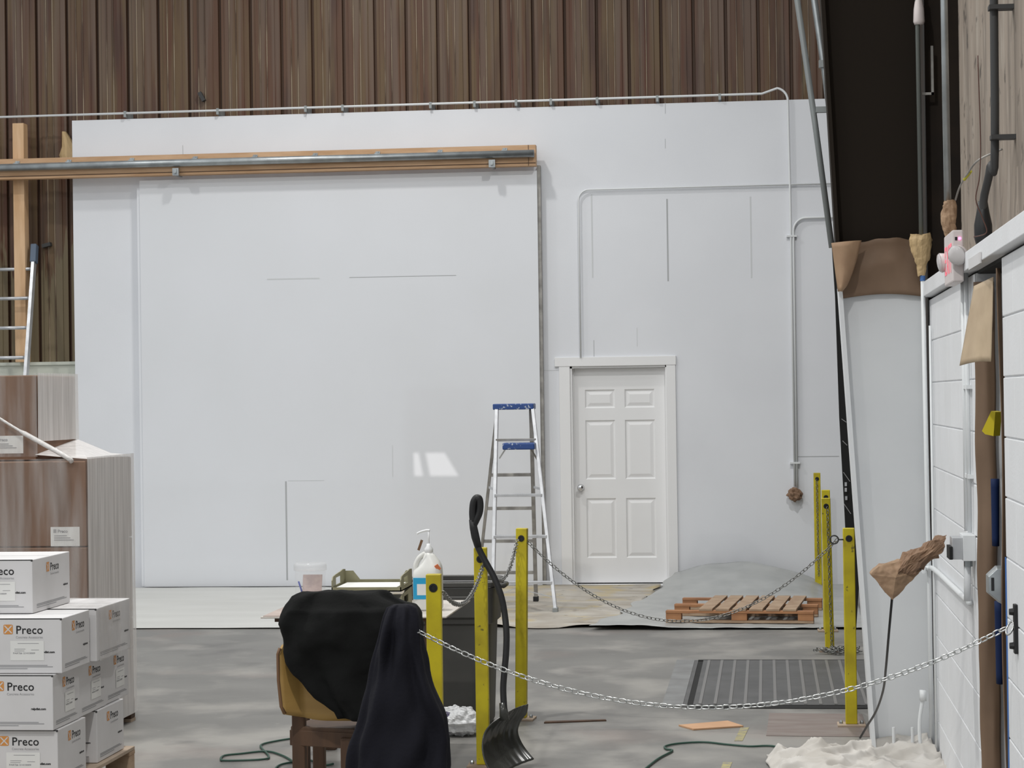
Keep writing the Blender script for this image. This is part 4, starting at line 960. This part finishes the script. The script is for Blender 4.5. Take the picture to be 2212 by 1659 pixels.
def blade(u, v):
    i = min(nP - 1, int(round(v * (nP - 1)))); p = Ls[i].lerp(Rs[i], u)
    bul = math.sin(u * math.pi)
    return p + Vector((-.006 * bul, .05 * bul, 0)) + Vector((0, -.003 * math.cos(u * 40), .0))
MB().grid(blade, 48, nP - 1).build('blade', m_scoop, sv, smooth=True, solid=.006)

# ------------------------------------------------------------------ chair and garments
ch = thing('plywood_chair', 'wooden chair with a curved yellow plywood back under the black jacket', 'chair', (-1.72, 8.5, 0))
Yc = 8.35
def bkf(u, v):
    a_ = at(608, 1400, Yc); zb = .592 - .035 * math.sin(min(1, u * 2.6) * math.pi / 2); zt_ = .86 - .03 * max(0, 1 - u * 14) ** 2
    X = a_.x + u * .46 + (1 - v) * .012 * (1 - u) + .012 * max(0, 1 - u * 20) * (max(0, .12 - v) * 8 + max(0, v - .9) * 9)
    return (X, Yc - .01 - .07 * max(0, .17 - u) / .17 - .05 * max(0, u - .75) / .25, zb + (zt_ - zb) * v)
MB().grid(bkf, 30, 12).build('backrest', [m_ply], ch, smooth=True, solid=.012)
a_ = at(608, 1400, Yc)
MB().tube([(a_.x + .028, Yc - .076, .592), (a_.x + .014, Yc - .081, .62), (a_.x + .005, Yc - .082, .72), (a_.x + .004, Yc - .082, .82), (a_.x + .012, Yc - .080, .842)], .0065, 8).build('back_edge', m_plye, ch, smooth=True)
legs = ((647, Yc + .025, 1.0, .025), (690, Yc + .42, .50, .024), (752, Yc - .06, .50, .026), (800, Yc + .30, .50, .024))
for px_, Yy, zt_, hw in legs:
    X_ = at(px_, 1620, Yy).x
    MB().box(X_ - hw, X_ + hw, Yy - .02, Yy + .02, 0, zt_).build('leg', m_brown, ch, bevel=.004)
xa_ = at(625, 1600, Yc).x; xb_ = at(790, 1600, Yc - .08).x
MB().bar((xa_, Yc + .03, .487), (xb_, Yc - .07, .487), .06, .022, (0, 1, 0)).build('seat_rail', m_brown, ch, bevel=.003)
mb = MB(); q0 = at(630, 1590, Yc + .04); 
mb.prism([(xa_ - .0, Yc + .02), (xb_ + .02, Yc - .08), (xb_ + .11, Yc + .36), (xa_ + .10, Yc + .46)], .022, lambda u, v, w_: (u, v, .51 + w_)); mb.build('seat', m_brown, ch, bevel=.006)
# black jacket folded over the chair back
def profile(pxl, Y, dep, fold, seed, n=36, nz=7):
    """pxl: rows (y, left, right); returns rings of a draped garment"""
    rings = []
    for k, (py_, xl_, xr2) in enumerate(pxl):
        a_, b_ = at(xl_, py_, Y), at(xr2, py_, Y); c_ = (a_ + b_) / 2; rx = (b_.x - a_.x) / 2
        d_ = dep[k] if isinstance(dep, (list, tuple)) else dep
        rr = []
        for q in range(n):
            a = 2 * math.pi * q / n; f = 1 + fold * (math.sin(a * 7 + seed) * .5 + ns(math.cos(a) * 2.5 + seed, math.sin(a) * 2.5, py_ * .012) * 1.4)
            cc, ss = math.cos(a), math.sin(a)
            rr.append(Vector((c_.x + rx * cc * (1 + (f - 1) * .25), Y + d_ * math.copysign(abs(ss) ** .75, ss) * f, c_.z)))
        rings.append(rr)
    return rings
def interp(rows, step=12):
    out = []
    for (y0, l0, r0), (y1, l1, r1) in zip(rows[:-1], rows[1:]):
        n = max(1, int(abs(y1 - y0) / step))
        for k in range(n): t = k / n; out.append((y0 + (y1 - y0) * t, l0 + (l1 - l0) * t, r0 + (r1 - r0) * t))
    out.append(rows[-1]); return out
rows = interp([(1276, 690, 815), (1279, 655, 832), (1290, 637, 848), (1305, 622, 895), (1325, 608, 906), (1345, 600, 908), (1365, 606, 908), (1395, 614, 905), (1425, 624, 905), (1455, 640, 905), (1470, 655, 900), (1485, 668, 895), (1499, 683, 890), (1515, 705, 880), (1530, 728, 870), (1544, 735, 860)], 8)
nR = len(rows); dep = [.04 + .10 * min(1, k / 4) for k in range(nR)]
tag(crump(MB().loft(profile(rows, Yc - .045, dep, .20, 1.3, n=60)).build('black_jacket', m_black, smooth=True), 1, .03, .12), 'black jacket draped over the plywood chair back', 'jacket')
rows = interp([(1306, 850, 888), (1312, 838, 900), (1330, 830, 905), (1360, 822, 909), (1400, 812, 914), (1450, 800, 926), (1500, 789, 944), (1550, 779, 960), (1600, 766, 969), (1659, 755, 967), (1720, 752, 960), (1780, 760, 948), (1800, 765, 940)], 12)
nR = len(rows); dep = [.03 + .05 * min(1, k / 3) + .05 * k / nR for k in range(nR)]
tag(MB().loft(profile(rows, 7.5, dep, .34, 4.4, n=90)).build('navy_coat', m_navy, smooth=True), 'dark navy fleece coat hanging over a post in front of the chair', 'coat')

# ------------------------------------------------------------------ wrapped cartons far left
wp = pallet('wooden_pallet', 'dark wooden pallet carrying the film-wrapped brown cartons', 1.3, .88, 9, .11, m_palg, m_brown, hgt=.13)
wp.location = (-4.2, 11.70, 0)
CH = .452
def carton(x0, x1, y0, y1, z0, z1, lab, label_rect=None):
    t = thing('brown_carton', lab, 'carton', ((x0 + x1) / 2, (y0 + y1) / 2, z0), group='film-wrapped brown cartons')
    MB().box(x0, x1, y0, y1, z0, z1).build('body', m_carton, t, bevel=.006)
    if label_rect:
        a, b_, c, e = label_rect
        l_ = MB().box(a, b_, y0 - .002, y0, c, e).build('shipping_label', m_paper, t)
        mb = MB(); put_text(mb, 'Preco', (e - c) * .23, (a + (b_ - a) * .24, y0 - .0025, e - (e - c) * .30), (1, 0, 0), (0, 0, 1), 1, .0008)
        mb.box(a + (b_ - a) * .10, a + (b_ - a) * .20, y0 - .003, y0 - .002, e - (e - c) * .30, e - (e - c) * .12)
        for k in range(3): mb.box(a + (b_ - a) * .12, a + (b_ - a) * (.8 - .12 * k), y0 - .003, y0 - .002, c + (e - c) * (.30 + .11 * k), c + (e - c) * (.345 + .11 * k))
        mb.build('label_print', m_inkg, l_)
    return t
G_ = .004
l1 = at(110, 1180, 11.28); l2 = at(172, 1138, 11.28)
carton(-4.85, -3.55, 11.28, 12.12, .131, .131 + CH - G_, 'bottom brown carton in the tall film-wrapped stack')
carton(-4.85, -3.55, 11.28, 12.12, .131 + CH, .131 + 2 * CH - G_, 'brown carton in the middle of the wrapped stack, hidden partly by white boxes', None)
carton(-4.85, -3.55, 11.28, 12.12, .131 + 2 * CH, .131 + 3 * CH - G_, 'wide brown carton below the small top one, with a white label', (l1.x, l2.x, l1.z, l2.z))
l1 = at(-20, 980, 11.38); l2 = at(50, 941, 11.38)
carton(-4.85, -3.85, 11.38, 12.06, .131 + 3 * CH, .131 + 4 * CH, 'smaller brown carton on the very top of the wrapped stack', (l1.x, l2.x, l1.z, l2.z))
sw = thing('stretch_wrap', 'cloudy stretch film wound round the stack of brown cartons', 'stretch film', (-4.2, 11.7, .1))
ztop = .131 + 3 * CH; e_ = .012
def wall_film(x0, x1, y0, y1, za, zb, m, name):
    def fn(u, v):
        p = Vector((x0, y0, za)).lerp(Vector((x1, y1, za)), u); p.z = za + (zb - za) * v
        n_ = Vector((y1 - y0, -(x1 - x0), 0)).normalized()
        return p + n_ * (.006 * abs(ns(p.x * 9, p.y * 9, p.z * 1.5)))
    MB().grid(fn, 40, 40).build(name, m, sw, smooth=True)
wall_film(-3.55 + e_, -3.55 + e_, 11.28 - e_, 12.12 + e_, .05, ztop + .015, m_film, 'side_film')
wall_film(-4.85, -3.55 + e_, 11.28 - e_, 11.28 - e_, .05, ztop + .01, m_film2, 'front_film')
wall_film(-3.85 + e_, -3.85 + e_, 11.38 - e_, 12.06 + e_, ztop + .10, ztop + CH + .012, m_film, 'upper_side_film')
wall_film(-4.85, -3.85 + e_, 11.38 - e_, 11.38 - e_, ztop + .02, ztop + CH + .012, m_film2, 'upper_front_film')
mb = MB(); A = Vector((-3.835, 12.06, ztop + .13)); 
mb.add([(-3.85, 11.36, ztop + .03), (-3.54, 11.28, ztop + .006), (-3.54, 12.13, ztop + .006), (-3.66, 12.1, ztop + .018), (-3.85, 12.08, ztop + .10)], [(0, 1, 2, 3, 4)]); mb.build('top_film', m_film, sw)
a0_ = at(-30, 885, 11.33); a1_ = at(42, 930, 11.32); a2_ = at(140, 985, 11.24)
MB().tube(smoothpath([a0_, a1_, a2_, a2_ + Vector((.03, .02, -.03))], 8), [.007] * 9 + [.013] * 16 , 10).build('film_rope', m_film3, sw, smooth=True)

# ------------------------------------------------------------------ white boxes
def face_print(t, org, ux, W_, H_, full=True, narrow=False):
    """printing on one face: org = lower left corner, ux = right, up = z, n = outward"""
    ux = Vector(ux); uz = Vector((0, 0, 1)); n_ = ux.cross(uz).normalized(); o0 = Vector(org) + n_ * .0008
    P = lambda u, v, h=0: o0 + ux * u + uz * v + n_ * h
    def rect(mb, u0, v0, u1, v1, h=0): mb.add([P(u0, v0, h), P(u1, v0, h), P(u1, v1, h), P(u0, v1, h)], [(0, 1, 2, 3)])
    s = min(W_ / .40, 1); lw = .042 * s; u0 = W_ * (.36 if not narrow else .22); v1 = H_ - .026; 
    mb = MB()
    rr = .006 * s; pts = []
    for cxx, cyy, a0 in ((lw - rr, lw * 1 - rr, 0), (rr, lw - rr, 90), (rr, rr, 180), (lw - rr, rr, 270)):
        for k in range(4): a = math.radians(a0 + k * 30); pts.append(P(u0 + cxx + rr * math.cos(a), v1 - .042 + (cyy + rr * math.sin(a)) / lw * .042))
    mb.add(pts, [tuple(range(len(pts)))])
    mb.build('printed_logo', m_org, t)
    mb = MB(); c0, c1 = .12, .88
    for sgn in (1, -1):
        a, b_ = (u0 + lw * c0, v1 - .042 + .042 * (c0 if sgn > 0 else c1)), (u0 + lw * c1, v1 - .042 + .042 * (c1 if sgn > 0 else c0))
        d_ = Vector((b_[0] - a[0], b_[1] - a[1])).normalized(); q = Vector((-d_.y, d_.x)) * .0024
        mb.add([P(a[0] + q.x, a[1] + q.y, .0004 + .0001 * sgn), P(a[0] - q.x, a[1] - q.y, .0004 + .0001 * sgn), P(b_[0] - q.x, b_[1] - q.y, .0004 + .0001 * sgn), P(b_[0] + q.x, b_[1] + q.y, .0004 + .0001 * sgn)], [(0, 1, 2, 3)])
    mb.build('logo_cross', m_boxw, t)
    mb = MB(); put_text(mb, 'Preco', .050, P(u0 + lw * 1.30, v1 - .040), ux, uz, 1.04, .0006, .118 * s)
    mb.build('brand_lettering', m_ink, t); mb = MB()
    put_text(mb, 'relpdist.com', .013, P(W_ - .078 * s - .02 * s, v1 - .123), ux, uz, 1, .0006, .066 * s)
    mb.build('web_lettering', m_ink, t)
    mb = MB(); put_text(mb, 'Concrete Accessories', .0145, P(u0 + lw * 1.30, v1 - .060), ux, uz, 1, 0, .120 * s)
    for k, (ua, ub, vv) in enumerate(((.10, .84, .034), (.10, .90, .028), (.10, .62, .020))): rect(mb, W_ * ua, vv - .0012, W_ * ub, vv + .0022)
    mb.build('fine_print', m_inkg, t)
    if full:
        L0, L1, V0, V1 = u0 + .03 * s, u0 + .18 * s, v1 - .155, v1 - .070
        mb = MB(); rect(mb, L0, V0, L1, V1, .0006); l_ = mb.build('shipping_label', m_paper, t)
        mb = MB(); put_text(mb, 'PART#: 21410009', .0095, P(L0 + .012 * s, V0 + .028, .001), ux, uz, 1, .0003, .098 * s)
        for ua, ub, vv in ((.12, .45, .048), (.12, .42, .040), (.62, .85, .044), (.22, .85, .072)): rect(mb, L0 + (L1 - L0) * ua, V0 + vv, L0 + (L1 - L0) * ub, V0 + vv + .0022, .001)
        mb.build('label_print', m_inkg, l_)
BH = .237
def wbox(fr, dx, dy, z0, lab, full=True, side_full=False, narrow_front=False, h=BH):
    """fr = (X, Y) of the front right bottom corner"""
    X1, Y0 = fr; X0 = X1 - dx; Y1 = Y0 + dy
    t = thing('white_box', lab, 'box', ((X0 + X1) / 2, (Y0 + Y1) / 2, z0), group='white printed boxes on the pallet')
    MB().box(X0, X1, Y0, Y1, z0, z0 + h).build('body', m_boxw, t, bevel=.003)
    mb = MB().box(X0 + .004, X1 - .006, Y0 - .0006, Y0 + .003, z0 + h - .004, z0 + h + .0006)
    mb.box(X1 - .007, X1 + .0006, Y0 - .0008, Y0 + .004, z0 + h - .008, z0 + h + .0007); mb.build('flap_gap', m_piped, t)
    MB().box(X0 + .01, X1 - .01, (Y0 + Y1) / 2 - .001, (Y0 + Y1) / 2 + .001, z0 + h, z0 + h + .0006).build('flap_seam', m_inkg, t)
    face_print(t, (X0, Y0, z0), (1, 0, 0), dx, h, full)
    face_print(t, (X1, Y0, z0), (0, 1, 0), dy, h, side_full)
    return t
zL = [.142 + k * .2395 for k in range(5)]
wbox((-3.05, 9.25), .405, .395, zL[0], 'white printed box at the bottom front of the stack, beside the gap')
wbox((-3.055, 9.83), .405, .42, zL[0], 'white printed box at the bottom rear of the stack, standing on the pallet edge')
wbox((-3.06, 9.225), .405, .365, zL[1], 'white printed box second from bottom, nearest, with no shipping label on its front', full=False, side_full=True)
wbox((-3.065, 9.60), .30, .405, zL[1], 'white printed box second from bottom, middle of the three side by side', side_full=True)
wbox((-3.07, 10.015), .30, .375, zL[1], 'white printed box second from bottom, rearmost of the three side by side', side_full=True)
wbox((-3.033, 9.27), .405, .395, zL[2], 'white printed box with the clearly readable logo, right below the top one')
wbox((-3.012, 9.70), .405, .53, zL[2], 'white printed box under shiny film at the rear of the third layer')
wbox((-3.228, 9.47), .405, .525, zL[3], 'topmost white printed box of the stack')
wp = pallet('wooden_pallet', 'pale wooden pallet carrying the stack of white printed boxes', 1.0, 1.25, 7, .12, m_palg, m_pal, hgt=.14)
wp.location = (-3.53, 9.72, 0)
fm = thing('stretch_film', 'loose shiny clear film over the rear white box of the third layer', 'stretch film', (-3.1, 9.96, zL[2]))
def ff(u, v): return (-3.40 + .39 * u, 9.72 + .5 * v, zL[2] + BH + .004 + .005 * abs(ns(u * 9, v * 9, 1)))
MB().grid(ff, 30, 30).build('top_piece', m_film2, fm, smooth=True)
def ff2(u, v): return (-3.004 + .004 * abs(ns(u * 9, v * 7, 4)), 9.72 + .52 * u, zL[2] + .0 + (BH + .004) * v)
MB().grid(ff2, 30, 30).build('side_piece', m_film2, fm, smooth=True)
# bright patch on the sliding door, from an added spot through a slotted mask
S_ = Vector((-2.2, -7.5, 5.6)); tc = at(940, 1001, YS)
sl_ = bpy.data.lights.new('patch_spot', 'SPOT'); sl_.energy = 9500; sl_.spot_size = math.radians(3.2); sl_.spot_blend = .1; sl_.shadow_soft_size = .006; sl_.color = (1, .96, .93)
so = bpy.data.objects.new('patch_spot', sl_); COL.objects.link(so); so.location = S_; so.rotation_euler = (tc - S_).to_track_quat('-Z', 'Y').to_euler()
f_ = .22
def gp(px_, py_): return S_.lerp(at(px_, py_, YS), f_)
holes = [[(893, 975), (905, 975), (915, 1028), (895, 1028)], [(919, 975), (961, 975), (993, 1025), (929, 1028)]]
mb = MB(); big = [(560, 700), (1320, 700), (1320, 1300), (560, 1300)]
def quad(a): mb.add([gp(*p) for p in a] + [gp(*p) + Vector((0, -.02, 0)) for p in a], [(0, 1, 2, 3), (7, 6, 5, 4), (0, 4, 5, 1), (1, 5, 6, 2), (2, 6, 7, 3), (3, 7, 4, 0)])
quad([(560, 700), (1320, 700), (1320, 975), (560, 975)]); quad([(560, 1028), (1320, 1028), (1320, 1300), (560, 1300)])
quad([(560, 975), (893, 975), (895, 1028), (560, 1028)]); quad([(905, 975), (919, 975), (929, 1028), (915, 1028)]); quad([(961, 975), (1320, 975), (1320, 1028), (993, 1028)])
struct(mb.build('patch_gobo', m_pipeg))  # unseen slotted panel, added only to shape the patch of light
